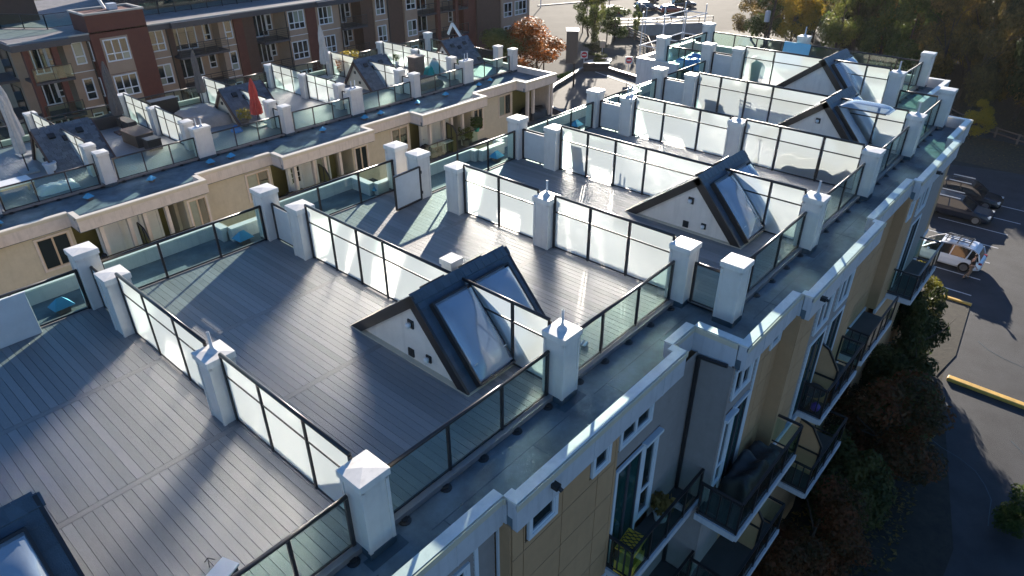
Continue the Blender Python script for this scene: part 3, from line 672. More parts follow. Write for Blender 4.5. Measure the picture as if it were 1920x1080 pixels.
def window(owner, x0, x1, z0, z1, vw, side=-1, cols=1, frame='winframe', trim='winframe', tw=.1, split=None, pane='winglass', name='window', hood=False, blind=0):
    """window facing -v/+v with trim, sash frame and one pane per light"""
    w = bpy.data.objects.new(name, None); COL.objects.link(w); w.parent = owner
    y = lambda d: tuple(sorted((vw, vw+side*d)))
    for (a, b, c, d) in ((x0-tw, x0, z0-tw, z1+tw), (x1, x1+tw, z0-tw, z1+tw), (x0, x1, z1, z1+tw), (x0, x1, z0-tw, z0)):
        mb = MB(); mb.box(a, b, *y(.075), c, d); mb.obj('trim', trim, w)
    xs = [x0+(x1-x0)*i/cols for i in range(cols+1)]; zs = [z0, split, z1] if split else [z0, z1]; f = .045
    fb = MB()
    for i, x in enumerate(xs): fb.box(x-f if i else x, x+f if i < cols else x, *y(.05), z0, z1)
    for j, z in enumerate(zs): fb.box(x0, x1, *y(.045), z if j == 0 else (z-f), (z+f) if j < len(zs)-1 else z)
    fb.obj('frame', frame, w)
    for i in range(cols):
        for j in range(len(zs)-1):
            mb = MB(); mb.box(xs[i]+.02, xs[i+1]-.02, *tuple(sorted((vw-side*.02, vw+side*.012))), zs[j]+.02, zs[j+1]-.02)
            mb.obj('pane', 'curtain' if blind and random.random() < blind else pane, w)
    if hood:
        mb = MB(); mb.box(x0-tw-.04, x1+tw+.04, *y(.16), z1+tw+.003, z1+tw+.1); mb.obj('hood', trim, w)
    return w
def door(owner, x0, x1, z0, z1, vw, side, m='whitetrim', lites=False, slider=False):
    w = bpy.data.objects.new('door', None); COL.objects.link(w); w.parent = owner
    y = lambda d: tuple(sorted((vw, vw+side*d)))
    for (a, b, c, d) in ((x0-.1, x0, z0, z1+.1), (x1, x1+.1, z0, z1+.1), (x0, x1, z1, z1+.1)):
        mb = MB(); mb.box(a, b, *y(.07), c, d); mb.obj('trim', 'whitetrim' if not slider else 'winframe', w)
    if slider:
        xm = (x0+x1)/2
        for a, b in ((x0, xm), (xm, x1)):
            fb = MB(); fb.box(a, a+.05, *y(.05), z0, z1); fb.box(b-.05, b, *y(.05), z0, z1); fb.box(a, b, *y(.045), z0, z0+.07); fb.box(a, b, *y(.045), z1-.06, z1); fb.obj('sash', 'eave', w)
            mb = MB(); mb.box(a+.04, b-.04, *y(.015), z0+.06, z1-.05); mb.obj('pane', 'tealglass', w)
    else:
        mb = MB(); mb.box(x0, x1, *y(.03), z0, z1); mb.obj('leaf', m, w)
        if lites:
            for i in range(3):
                for j in range(3):
                    a = x0+.14+i*(x1-x0-.28)/3; b = a+(x1-x0-.28)/3-.035; c = z0+.95+j*.34
                    mb = MB(); mb.box(a, b, *y(.036), c, c+.3); mb.obj('pane', 'winglass', w)
        mb = MB(); mb.tube((x0+.1, vw+side*.02, z0+.95), (x0+.1, vw+side*.1, z0+.95), .03, n=8); mb.obj('handle', 'flame', w)
    return w
FL = -5.45; FL2 = -8.9; ZT = -.4
# S1 (grey siding, left of the first tan wall)
v1 = -1.22
H1 = [(-.9, 1.3, FL, -1.75), (-.7, 1.2, -1.45, -.85)]
lap(nb, -9, 1.95, v1, GZ, ZT, 'grey_siding', holes=H1)
window(nb, -.6, 1.1, -1.38, -.92, v1, cols=2); door(nb, -.6, 1.1, FL, -1.85, v1, -1, slider=True)
for a in (1.35, 2.02): mb = MB(); mb.box(a, a+.1, v1-.06, v1-.0, GZ, ZT); mb.obj('corner_board', 'winframe', nb)
# S2 tan panels then grey
v2 = -1.56
H2 = [(2.62, 3.5, -1.12, -.62), (4.85, 5.5, -1.12, -.62)]
panels(nb, 2.1, 5.8, v2, FL-.2, ZT, 'tan', holes=[(2.5, 3.6, -1.25, -.5), (4.75, 5.6, -1.25, -.5)], colw=[2.1, 2.45, 3.75, 5.1, 5.8])
for h in H2: window(nb, h[0]+.06, h[1]-.06, h[2], h[3], v2, cols=1)
mb = MB(); mb.box(2.06, 2.1, v2, v1, FL-.2, ZT); mb.obj('return_wall', 'tan', nb)
mb = MB(); mb.box(5.8, 5.9, v2-.035, v2+.01, FL-.2, ZT); mb.obj('corner_board', 'tan', nb)
mb = MB(); mb.box(2.1, 5.9, v2-.07, v2+.02, FL-.42, FL-.2); mb.obj('belt_course', 'winframe', nb)
lap(nb, 2.1, 5.9, v2, GZ, FL-.42, 'grey_siding')
v2b = -1.5
lap(nb, 5.9, 9.75, v2b, GZ, ZT, 'grey_siding', holes=[(6.0, 7.5, -1.3, -.55), (6.0, 8.1, FL, -1.95)])
window(nb, 6.12, 7.4, -1.2, -.64, v2b, cols=2); door(nb, 6.1, 7.2, FL, -2.1, v2b, -1, slider=True); window(nb, 7.4, 7.95, FL+.6, -2.15, v2b, split=-3.9, hood=True)
mb = MB(); mb.tube((9.66, v2b-.1, GZ), (9.66, v2b-.1, -.5), .06); mb.tube((9.66, v2b-.1, -.5), (9.66, v2b-.9, -.42), .06); mb.obj('downpipe', 'rail', nb)
# bay: S3
v3 = -2.5
lapx(nb, v3, v2b, 9.75, GZ, ZT, 'grey_siding')
lap(nb, 9.75, 11.6, v3, GZ, ZT, 'grey_siding', holes=[(9.98, 11.2, -1.75, -.72), (9.9, 11.4, FL, -2.2)])
window(nb, 10.1, 11.1, -1.65, -.82, v3, cols=2); window(nb, 9.98, 10.4, FL+.5, -2.5, v3, split=-4.3, hood=True); door(nb, 10.55, 11.35, FL, -2.35, v3, -1, slider=True)
mb = MB(); mb.box(9.73, 9.85, v3-.06, v3+.0, GZ, ZT); mb.obj('corner_board', 'grey_siding', nb)
mb = MB(); mb.box(11.5, 11.62, v3-.06, v3+.0, FL, ZT); mb.obj('corner_board', 'winframe', nb)
panels(nb, 11.65, 13.2, v3, FL-.2, ZT, 'tan', colw=[11.65, 12.1, 12.75, 13.2], holes=[(12.35, 13.1, -1.35, -.6)])
window(nb, 12.45, 13.0, -1.25, -.7, v3)
v4 = -2.95
panels(nb, 13.2, 14.6, v4, FL-.2, ZT, 'tan', colw=[13.2, 13.7, 14.6])
mb = MB(); mb.box(13.16, 13.2, v4, v3, FL-.2, ZT); mb.obj('return_wall', 'tan', nb)
lap(nb, 14.6, 18.3, v4, FL, ZT, 'grey_siding', holes=[(14.8, 16.2, -2.0, -.75), (14.8, 16.4, FL, -2.3), (16.7, 18.1, -2.0, -.75), (16.7, 18.1, FL, -2.3)])
window(nb, 14.95, 16.05, -1.85, -.85, v4, cols=2); door(nb, 14.95, 16.25, FL, -2.4, v4, -1, slider=True)
window(nb, 16.85, 17.95, -1.85, -.85, v4, cols=2); door(nb, 16.85, 17.95, FL, -2.4, v4, -1, slider=True)
panels(nb, 18.3, 19.7, v4, FL-.2, ZT, 'tan', colw=[18.3, 18.9, 19.7])
panels(nb, 19.7, 24.45, v3, FL-.2, ZT, 'tan', colw=[19.7, 20.6, 21.6, 22.7, 23.5, 24.45], holes=[(21.75, 22.5, -1.35, -.6)])
window(nb, 21.85, 22.4, -1.25, -.7, v3)
panels(nb, 24.45, 26.2, -2.9, FL-.2, ZT, 'tan', colw=[24.45, 25.3, 26.2], holes=[(24.8, 25.5, -1.6, -.7)])
window(nb, 24.9, 25.4, -1.5, -.8, -2.9)
lap(nb, 26.2, 30.8, -2.9, FL, ZT, 'grey_siding', holes=[(26.5, 28, -2.0, -.75), (26.5, 28, FL, -2.3)])
window(nb, 26.6, 27.9, -1.85, -.85, -2.9, cols=2); door(nb, 26.6, 27.9, FL, -2.4, -2.9, -1, slider=True)
panels(nb, 30.8, 34.6, v3, FL-.2, ZT, 'tan', colw=[30.8, 32, 33.2, 34.6])
for (a, b, v) in ((11.6, 13.2, v3), (13.2, 19.7, v4), (19.7, 24.45, v3), (24.45, 30.8, -2.9), (30.8, 34.6, v3)):
    mb = MB(); mb.box(a, b, v-.08, v+.02, FL-.42, FL-.2); mb.obj('belt_course', 'winframe', nb)
    lap(nb, a, b, v, GZ, FL-.42, 'tan')
for (u, v) in ((3.2, -1.72), (13.9, -3.17), (26.9, -3.14)):
    mb = MB(); mb.box(u-.07, u+.07, v-.16, v-.0, -.06, .06); mb.tube((u, v-.16, 0), (u, v-.24, -.03), .045); mb.obj('camera_fixture', 'black', nb)
# balconies with furniture zones
def balcony(u0, u1, vw, vo, zf, ends=(True, True)):
    b = bpy.data.objects.new('balcony', None); COL.objects.link(b); b.parent = nb
    mb = MB(); mb.box(u0, u1, vo, vw, zf-.14, zf); mb.obj('floor', 'drive', b)
    mb = MB(); mb.box(u0-.03, u1+.03, vo-.07, vo-.0, zf-.24, zf-.02)
    mb.obj('edge_trim', 'fasciab', b)
    for e, x in zip(ends, (u0, u1)):
        if e: mb = MB(); mb.box(x-.07, x, vo, vw, zf-.24, zf-.02); mb.obj('edge_trim', 'fasciab', b)
    pts = []
    if ends[0]: pts += [(u0, vw-.06), (u0, vo)]
    else: pts += [(u0, vo)]
    pts += [(u0+(u1-u0)*k/4, vo) for k in (1, 2, 3)]+[(u1, vo)]
    if ends[1]: pts += [(u1, vw-.06)]
    for p in pts: mb = MB(); mb.box(p[0]-.03, p[0]+.03, p[1]-.03, p[1]+.03, zf, zf+1.15); mb.obj('post', 'rail', b)
    line = ([(u0, vw)] if ends[0] else [])+[(u0, vo), (u1, vo)]+([(u1, vw)] if ends[1] else [])
    for p, q in zip(line[:-1], line[1:]):
        mb = MB(); mb.bar((*p, zf+1.2), (*q, zf+1.2), .08, .06); mb.obj('top_rail', 'rail', b)
        mb = MB(); mb.bar((*p, zf+.12), (*q, zf+.12), .04, .04); mb.obj('bottom_rail', 'rail', b)
        mb = MB(); mb.bar((*p, zf+.62), (*q, zf+.62), .012, .9); mb.obj('glass_panel', 'glass', b)
    if ends[0]:
        for k in range(1, 4):
            y = vw+(vo-vw)*k/4; mb = MB(); mb.box(u0-.02, u0+.02, y-.02, y+.02, zf+.12, zf+1.2); mb.obj('baluster', 'rail', b)
    return b
balcony(5.95, 9.7, v2b, -2.3, FL, (True, False)); balcony(9.2, 13.4, v3, -3.75, FL, (True, True))
balcony(15.6, 19.2, v4, -3.75, FL, (True, True)); balcony(25.9, 30.0, -2.7, -3.9, FL, (True, True))
balcony(20.4, 24.2, v3, -3.65, FL-.3, (True, False))
balcony(-2.0, 2.0, v1, -2.2, FL, (False, True)); balcony(5.95, 9.7, v2b, -2.5, FL2, (True, False)); balcony(9.4, 13.4, v3, -3.9, FL2); balcony(15.6, 19.2, v4, -4.0, FL2)
for u, a, b in ((24.45, -2.9, -2.4), (19.72, -2.9, -2.4)):
    mb = MB(); mb.box(u-.03, u, a, b, FL-.2, ZT); mb.obj('return_wall', 'tan', nb)
def divider(u, v0, v1_, z):
    mb = MB(); mb.prism([(u, v0, z), (u, v1_, z), (u, v1_, z+1.5), (u, v1_+.45, z+2.2), (u, v0, z+2.35)], (1, 0, 0), .04); mb.obj('privacy_divider', 'tan', nb)
    for p, q in (((v0, z+2.35), (v1_+.45, z+2.2)), ((v1_+.45, z+2.2), (v1_, z+1.5)), ((v1_, z+1.5), (v1_, z)), ((v0, z+1.1), (v1_, z+1.1)), ((v0, z), (v0, z+2.35))):
        mb = MB(); mb.bar((u, p[0], p[1]), (u, q[0], q[1]), .07, .07); mb.obj('divider_frame', 'rail', nb)
divider(16.5, v4, -3.7, FL); divider(12.0, v3, -3.7, FL2); divider(16.6, v4, -3.9, FL2)

# roof vents with blue caps along the courtyard edge
def vent_proto(sc=None):
    t = thing('roof_vent', 'x', 'roof vent', scale=sc); mb = MB(); mb.box(-.15, .15, -.15, .15, 0, .2); mb.obj('curb', 'brownbox', t)
    mb = MB(); mb.add([(-.28, -.24, .2), (.28, -.24, .2), (.28, .24, .2), (-.28, .24, .2), (-.08, 0, .46), (.08, 0, .46)], [(3, 2, 1, 0), (0, 1, 5, 4), (2, 3, 4, 5), (1, 2, 5), (3, 0, 4)]); mb.obj('hood', 'ventmetal', t)
    return t
VP = vent_proto()
for u, v, w in ((-.82, 12.95, 'first from the camera, by the white board'), (4.85, 12.95, 'beside the second pair of courtyard pillars'), (10.55, 12.95, 'behind the open gate'), (16.25, 11.75, 'beside the fourth screen'), (22.05, 11.75, 'beside the fifth screen')):
    place(VP, (u, v, -.16), .1, f"blue-capped metal roof vent on the near roof, {w}", 'blue-capped vents on the near roof')

o = thing('vent_chimney', 'short white boxed vent poking up behind the nearest dormer ridge', 'vent', (6.75, 4.75, 0)); mb = MB(); mb.box(-.2, .2, -.2, .2, 0, 1.25); mb.obj('shaft', 'white', o)
mb = MB(); mb.box(-.24, .24, -.24, .24, 1.25, 1.42); mb.obj('cap', 'parapet', o, bevel=.01)

# ------------------------------------------------------------------ left terrace (lower, across the courtyard)
LZ = -3.9
lb = thing('townhouse_block', 'lower townhouse block across the courtyard with cream siding, olive recessed balconies and pale coping', 'building')
LU = [1.6, 7.15, 12.75, 18.45, 24.0, 29.6, 35.15, 40.8]
mb = MB(); mb.box(-14, 41.2, 29.2, 43.2, LZ-.5, LZ-.2); mb.obj('roof_membrane', 'membrane', lb)
lsg = [(-14, -7.4, 27.9), (-7.4, -3.0, 29.0), (-3.0, -.0, 27.9), (-.0, 3.9, 29.0), (3.9, 10.5, 27.9), (10.5, 15.1, 29.0), (15.1, 21.9, 27.75), (21.9, 26.0, 28.9), (26.0, 32.5, 27.6), (32.5, 37.3, 28.9), (37.3, 41.3, 27.9)]
parapet(lb, lsg, -1, z=LZ+.3, cope='lcope', fas='lfascia', depth=.72, edge='cream', base=LZ-.2, mem=29.2)
mb = MB(); mb.box(41.05, 41.3, 28.15, 43.3, LZ+.25, LZ+.301); mb.obj('coping', 'lcope', lb)
mb = MB(); mb.box(41.08, 41.28, 28.15, 43.3, LZ-.5, LZ+.25); mb.obj('upstand', 'lfascia', lb)
mb = MB(); mb.box(-14, 40.2, 43.4, 43.65, LZ-.4, LZ+.3); mb.obj('coping', 'lcope', lb)
mb = MB(); mb.box(-14, 40.9, 30.4, 43.3, -18, LZ-.5); mb.obj('wall_core', 'cream_siding', lb)
for (a, b) in ((10.5, 14.0), (21.9, 24.7), (32.5, 35.4), (-.0, 2.9)):
    mb = MB(); mb.box(a-1.5 if a > 0 else -4, b+.4, 29.33, 30.4, -18, LZ-.4); mb.obj('wall_core', 'cream_siding', lb)
WZ0, WZ1 = LZ-2.35, LZ-.75
LF = LZ-3.15
def lwin(x0, x1, v):
    window(lb, x0+.15, x1-.15, WZ0, WZ1, v, frame='tanframe', trim='lfascia', cols=2, blind=.35)
for base, last in ((3.9, 0), (15.1, 0), (26.2, 0), (37.3, 1)):
    ws, wr = 29.3, 29.35
    # siding strip with window before the projecting part
    v = 29.32
    lap(lb, base-4.9 if base > 4 else -14, base, v, LZ-6, LZ-.45, 'cream_siding', holes=[(base-1.65, base-.15, WZ0, WZ1)])
    lwin(base-1.8, base-.1, v-.0)
    vo = 28.1; deep = 30.4; end = base+(6.7 if not last else 3.7)
    if last: end = 41.0
    mb = MB(); mb.box(base, end, deep-.05, deep, LF, LZ-.45); mb.obj('olive_wall', 'olive', lb)
    mb = MB(); mb.box(base-.02, base+.0, v, deep, LF, LZ-.45); mb.obj('olive_wall', 'olive', lb)
    mb = MB(); mb.box(base, end, vo-.35, deep, LF-.2, LF); mb.obj('balcony_floor', 'drive', lb)
    mb = MB(); mb.box(base, end, vo+.02, deep, LZ-.47, LZ-.44); mb.obj('soffit', 'lfascia', lb)
    px = [base+1.0, base+2.35, base+3.15, base+4.3] if not last else [base+.75, base+1.45, end-.2]
    for x in px: mb = MB(); mb.box(x-.09, x+.09, vo+.1, vo+.35, LF, LZ-.45); mb.obj('white_post', 'lfascia', lb)
    if not last:
        door(lb, base+1.25, base+2.15, LF, LF+2.2, deep-.9, -1, lites=base in (15.1,))
        door(lb, base+3.3, base+4.15, LF, LF+2.2, deep-.9, -1, m='curtain' if base == 15.1 else 'whitetrim')
        mb = MB(); mb.box(base+1.1, base+4.3, deep-.88, deep-.8, LF, LZ-.45); mb.obj('olive_wall', 'whitetrim', lb)
        mb = MB(); x = base+2.75
        mb.prism([(x, vo+.3, LF), (x, vo-.75, LF), (x, vo-.75, LF+1.5), (x, vo-.35, LF+2.0), (x, vo+.3, LF+2.1)], (1, 0, 0), .04); mb.obj('privacy_divider', 'olive', lb)
        for p, q in (((vo+.3, 2.1), (vo-.35, 2.0)), ((vo-.35, 2.0), (vo-.75, 1.5)), ((vo-.75, 1.5), (vo-.75, 0)), ((vo+.3, 0), (vo+.3, 2.1)), ((vo-.2, 2.0), (vo-.2, 0))):
            mb = MB(); mb.bar((x-.01, p[0], LF+p[1]), (x-.01, q[0], LF+q[1]), .07); mb.obj('divider_frame', 'rail', lb)
        lap(lb, base+5.3, base+6.65, vo+.2, LF-2, LZ-.45, 'cream_siding', holes=[(base+5.45, base+6.5, WZ0, WZ1)])
        window(lb, base+5.5, base+6.45, WZ0, WZ1, vo+.2, cols=2, frame='tanframe', trim='lfascia', blind=.3)
        mb = MB(); mb.box(base+5.28, base+6.65, vo+.22, deep, LF-4, LZ-.45); mb.obj('bay_core', 'cream_siding', lb)
        for a, b in (((base, vo-.35), (base+5.3, vo-.35)),):
            mb = MB(); mb.bar((*a, LF+1.15), (*b, LF+1.15), .07, .05); mb.obj('balcony_rail', 'rail', lb)
            mb = MB(); mb.bar((*a, LF+.6), (*b, LF+.6), .012, .95); mb.obj('balcony_glass', 'glass', lb)
        mb = MB(); mb.lathe([(.02, 0), (.1, -.05), (.12, -.16), (.03, -.2)], 10, (base+.5, deep-.15, LZ-.75)); mb.obj('wall_light', 'whitetrim', lb)
mb = MB(); mb.box(41.0, 41.2, 28.15, 43.2, -18, LZ-.42); mb.obj('end_wall', 'lfascia', lb)
# terrace pillars
LP = pillar_proto('cladding_pillar'); LPW = pillar_proto('cladding_pillar', 2, 1.75)
NM = ['cropped first', 'second', 'third', 'fourth', 'fifth', 'sixth', 'seventh', 'last']
for i, u in enumerate(LU):
    wide = i in (2, 4, 6); place(LPW if wide else LP, (u, 32.35, LZ), 0, f"{'wide twin-pipe' if wide else 'slim'} white pillar on the roof edge of the lower block, {NM[i]} from the left", 'roof edge pillars of the lower block')
    if i: place(LP, (u, 34.05, LZ), 0, f"white pillar set one step in from the roof edge of the lower block, {NM[i-1]} from the left", 'inner pillars of the lower block')
    if i: place(LP, (u, 43.0, LZ), 0, f"white pillar on the far edge of the lower block facing the red building, {NM[i-1]} from the left", 'far pillars of the lower block')
    if wide: place(LP, (u, 38.35, LZ), 0, f"white pillar midway across the lower block, {['first', 'second', 'third'][(i-2)//2]} from the left", 'mid pillars of the lower block')
for i in range(7):
    a, b = LU[i], LU[i+1]
    glass_rail('glass_guard', ((a+.5, 32.3), (b-.5, 32.3)), LZ, 1.2, f"clear glass guard on the roof edge of the lower block, {ORD[i]} from the left", mid=[1.55, 3.1], group='near guards of the lower block')
    glass_rail('glass_guard', ((a+.4, 43.1), (b-.4, 43.1)), LZ, 1.2, f"clear glass guard on the far edge of the lower block, {ORD[i]} from the left", mid=[1.5, 3.1], group='far guards of the lower block')
    deck(a, b, 32.3, 43.0, LZ, (36, 39.6), f"grey board roof deck of the lower block, {ORD[i]} from the left", False)
    if i: gap_panel(a, 32.75, 33.7, LZ, f"white gap panel between the paired pillars of the lower block, {ORD[i]} from the left")
glass_rail('glass_guard', ((40.9, 42.7), (40.9, 34.4)), LZ, 1.2, 'clear glass guard closing the street end of the lower block roof', mid=[1.6, 3.2, 5, 6.6])
for i in (2, 4, 6):
    a = [34.05+.35, 35.5, 36.9, 38.0]; b = [38.7, 40, 41.4, 42.65]
    screen(LU[i], LZ, dict(rails=[(a[0], a[-1]), (b[0], b[-1])], base=[(a[0], a[-1]), (b[0], b[-1])], posts=a+b, panels=rects(a)+rects(b)), f"frosted screen on the lower block, {['left', 'middle', 'right'][(i-2)//2]} one of its three long screens", 1.85)
VR = 37.9
for i in (1, 3, 5):
    u = LU[i]; a = [34.4, 35.75]; b = [39.6, 41.1, 42.65]; bk = VR-2.1; fr = VR+1.6
    tz = lambda k: bk+2.1*k/2.0
    pan = rects(a)+rects(b)
    pan += [[(a[1]+.04, .1), (a[1]+.04, 1.275), (tz(1.2), 1.275)], [(a[1]+.04, 1.325), (tz(1.3), 1.325), (tz(1.8)-.04, 1.82), (a[1]+.04, 1.82)]]
    screen(u, LZ, dict(rails=[(a[0], tz(1.85)), (b[-1], VR+.1)], mids=[(a[0], tz(1.3)), (b[-1], b[0])], base=[(a[0], a[1]), (b[0], b[-1])], posts=a+b, panels=pan), f"frosted screen running through the {['left', 'middle', 'right'][(i-1)//2]} shingled dormer of the lower block")
# shingled dormers
def sdormer(u, label, bright=False):
    t = thing('roof_dormer', label, 'dormer', (u, VR, LZ), 0, 'shingled dormers on the lower block'); H = 2.0; fr, bk = -2.1, 1.55
    for s in (-1, 1):
        x = s*(HL-.12); mb = MB(); mb.prism([(x, fr+.12, 0.02), (x, bk-.12, 0.02), (x, 0, H-.1)], (s, 0, 0), .03); mb.obj('gable_wall', 'cream' if not bright else 'white', t)
    al, be = math.atan2(H, -fr), math.atan2(H, bk); Lf, Lb = math.hypot(H, fr), math.hypot(H, bk)
    A = link('front_slope', MB().box(-HL, HL, 0, Lf, -.1, 0).mesh('front_slope', 'eave'), t, loc=(0, fr, 0), rot=(al, 0, 0))
    B = link('rear_slope', MB().box(-HL, HL, 0, Lb, -.1, 0).mesh('rear_slope', 'eave'), t, loc=(0, bk, 0), rot=(be, 0, math.pi))
    for s in (-1, 1):
        for O, L in ((A, Lf), (B, Lb)):
            mb = MB(); mb.box(s*HL-.035, s*HL+.035, 0, L, -.2, .03); mb.obj('bargeboard', 'brown', O)
    sm = [MB().box(0, w, 0, .24, 0, .014).mesh('shingle', 'shingle') for w in (.24, .33, .43)]; y = 0; k = 0
    while y < Lf-.05:
        x = -HL+.04; k += 1
        while x < HL-.1:
            j = random.choice((0, 1, 2)); w = (.24, .33, .43)[j]
            if x+w > HL: break
            link('shingle', sm[j], A, loc=(x, y, .006+random.random()*.02), rot=(R(-2.4), 0, 0)); x += w+.022
        y += .2
    for x, y in ((-1.0, Lf-.6), (-.35, Lf-.9), (.5, Lf-.6), (1.0, .5)):
        mb = MB(); mb.box(x, x+.36, y-.15, y+.17, .02, .16); mb.obj('slope_vent', 'black', A, bevel=.02)
    mb = MB(); mb.box(-HL, HL, Lb-.3, Lb-.02, 0, .06); mb.obj('ridge_flashing', 'eave', B)
    mb = MB(); mb.box(-1.3, 1.3, .2, Lb-.4, 0, .2); mb.obj('skylight', 'dome', B)
    for yy, zz in ((.0, 1.15), (-.5, .45)):
        mb = MB(); mb.box(-HL+.02, -HL+.09, yy-.09, yy+.09, zz-.1, zz+.1); mb.obj('wall_light', 'black', t)
sdormer(7.3, 'left shingled dormer on the lower block, beside white closed parasols')
sdormer(18.7, 'middle shingled dormer on the lower block, behind the red closed parasol')
sdormer(29.9, 'right shingled dormer on the lower block, below the flowering shrub')
sdormer(40.3-.9, 'far shingled dormer on the lower block, with a raised white skylight behind', True)
t = thing('open_skylight', 'raised white skylight lid standing behind the far shingled dormer', 'skylight', (40.6, 39.2, LZ))
for p, q in (((0, -1.9, .9), (0, .2, 3.0)), ((0, .2, 3.0), (0, .8, 2.0))): mb = MB(); mb.bar(p, q, .12, .22); mb.obj('lid_frame', 'whitetrim', t)
VP2 = vent_proto(.8); VORD = ['leftmost', 'second', 'third', 'fourth', 'fifth', 'sixth', 'seventh', 'eighth', 'ninth', 'tenth', 'eleventh', 'rightmost']
for j, u in enumerate((1.4, 5.6, 8.9, 12.4, 13.7, 20.3, 23.8, 25.2, 28.7, 31.6, 35.3, 37.0)):
    place(VP2, (u, 31.15 if u < 36 else 31.5, LZ-.2), .3*(j % 3), f"blue-capped roof vent on the lower block, {VORD[j]} from the left along the roof edge", 'blue-capped vents on the lower block roof')

# ------------------------------------------------------------------ things on the terraces
def parasol(loc, h, m, label, lean=(0, 0), r=.28, base='concrete'):
    t = thing('closed_parasol', label, 'parasol', loc); tx, ty = lean
    mb = MB(); mb.box(-.45, .45, -.45, .45, 0, .1); mb.obj('base', base, t, bevel=.02)
    mb = MB(); mb.tube((0, 0, .1), (tx, ty, h), .035); mb.obj('pole', 'rail' if m != 'canvas_w' else 'rail', t)
    mb = MB(); n = 16; prof = [(.04, h+.06), (.09, h*.96), (.17, h*.87), (r*.75, h*.74), (r*.72, h*.62), (r*.95, h*.5), (r*1.1, h*.36), (r*1.05, h*.27), (r*.4, h*.26)]; vs = []
    for rr, z in prof:
        f = z/h
        for i in range(n): k = rr*(1+(.22 if i % 2 else -.18)*(1 if rr > .08 else 0)); vs.append((tx*f+k*math.cos(2*math.pi*i/n), ty*f+k*math.sin(2*math.pi*i/n), z))
    fs = [(j*n+i, j*n+(i+1) % n, (j+1)*n+(i+1) % n, (j+1)*n+i) for j in range(len(prof)-1) for i in range(n)]
    mb.add(vs, fs); mb.obj('canopy', m, t)
    return t
parasol((5.6, 40.6, LZ), 4.2, 'canvas_w', 'tall off-white closed parasol at the far left, the further of two', (0, 0), .27)
parasol((4.75, 37.3, LZ), 4.3, 'canvas_w', 'smaller off-white closed parasol at the far left, the nearer of two', (0, 0), .21)
parasol((11.3, 40.4, LZ), 4.5, 'canvas_g', 'ragged grey-brown closed parasol beside the dark storage benches', (0, 0), .27, 'brown')
parasol((17.7, 41.9, LZ), 3.9, 'canvas_g', 'dark grey closed parasol behind the covered furniture', (0, 0), .24)
parasol((17.9, 34.9, LZ), 3.1, 'red', 'red closed parasol in front of the middle shingled dormer', (0, 0), .3)
parasol((28.7, 42.3, LZ), 4.1, 'canvas_w', 'pale closed parasol beside a far pillar of the lower block', (-.1, .0), .3)
def boxthing(name, label, cat, loc, rz, parts, m):
    t = thing(name, label, cat, loc, rz)
    for nm, b, mm in parts: mb = MB(); mb.box(*b); mb.obj(nm, mm or m, t, bevel=.02)
    return t
t = boxthing('storage_bench', 'dark slatted storage bench against the frosted screen on the lower block', 'bench', (11.1, 37.6, LZ), .05, [('box', (-.55, .55, -1.0, 1.0, 0, .75), None)], 'wicker')
for i in range(9): mb = MB(); mb.box(-.6, .6, -1.05+i*.235, -.86+i*.235, .76, .8); mb.obj('slat', 'wood', t)
t = boxthing('deck_box', 'dark covered deck box with metal frame beside the slatted bench', 'box', (11.2, 35.8, LZ), 0, [('box', (-.4, .4, -.4, .4, 0, .62), None), ('lid', (-.43, .43, -.43, .43, .62, .7), None)], 'black')
boxthing('corner_planter', 'long low dark planter wall along the far guard of the lower block', 'planter', (9.6, 42.4, LZ), 0, [('box', (-2.2, 2.5, -.4, .4, 0, .75), None), ('return', (2.0, 2.6, -2.2, -.4, 0, .6), None), ('soil', (-2.1, 2.4, -.3, .3, .74, .78), 'soil')], 'wicker')
boxthing('cabinet', 'black outdoor cabinet behind the grey parasol', 'cabinet', (14.8, 41.8, LZ), 0, [('body', (-.9, .9, -.35, .35, 0, 1.15), None), ('top', (-.95, .95, -.4, .4, 1.15, 1.22), None)], 'black')
t = thing('patio_table', 'white-topped wooden patio table at the far left edge', 'table', (3.1, 34.0, LZ)); mb = MB(); mb.box(-.9, .9, -.6, .6, .72, .78); mb.obj('top', 'whitetrim', t)
for x in (-.8, .8):
    for y in (-.52, .52): mb = MB(); mb.box(x-.05, x+.05, y-.05, y+.05, 0, .72); mb.obj('leg', 'tanframe', t)
for a in ((-.9, .9, -.6, -.54), (-.9, .9, .54, .6)): mb = MB(); mb.box(*a, .62, .72); mb.obj('apron', 'tanframe', t)
def pot(loc, r, h, m, label, leaf=None, lr=.4, n=220):
    t = thing('potted_plant', label, 'plant pot', loc); mb = MB(); mb.lathe([(r*.75, 0), (r, h*.9), (r*1.08, h*.9), (r*1.08, h), (r*.9, h), (r*.88, h*.9)], 16); mb.obj('pot', m, t, smooth=False)
    mb = MB(); mb.lathe([(.01, h*.88), (r*.88, h*.89)], 12); mb.obj('soil', 'soil', t)
    if leaf:
        mb = MB()
        for _ in range(n):
            a, z, q = random.random()*6.28, random.random(), random.random()**.5; c = Vector((lr*q*math.cos(a), lr*q*math.sin(a), h+.05+z*lr*1.5)); d = Vector((random.gauss(0, 1), random.gauss(0, 1), random.gauss(.5, 1))).normalized()*.1; e = d.orthogonal().normalized()*.05
            mb.add([c-d, c+e, c+d, c-e], [(0, 1, 2, 3)])
        mb.obj('foliage', leaf, t, kind='stuff')
    return t
pot((5.6, 36.2, LZ), .33, .6, 'pipe', 'white round planter at the foot of the left shingled dormer')
pot((24.9, 34.7, LZ), .32, .75, 'brownbox', 'brown pot seen through the fourth guard of the lower block')
pot((17.3, 35.6, LZ), .3, .4, 'brownbox', 'pot of yellow-green plants by the middle shingled dormer', 'leaf_yel', .45)
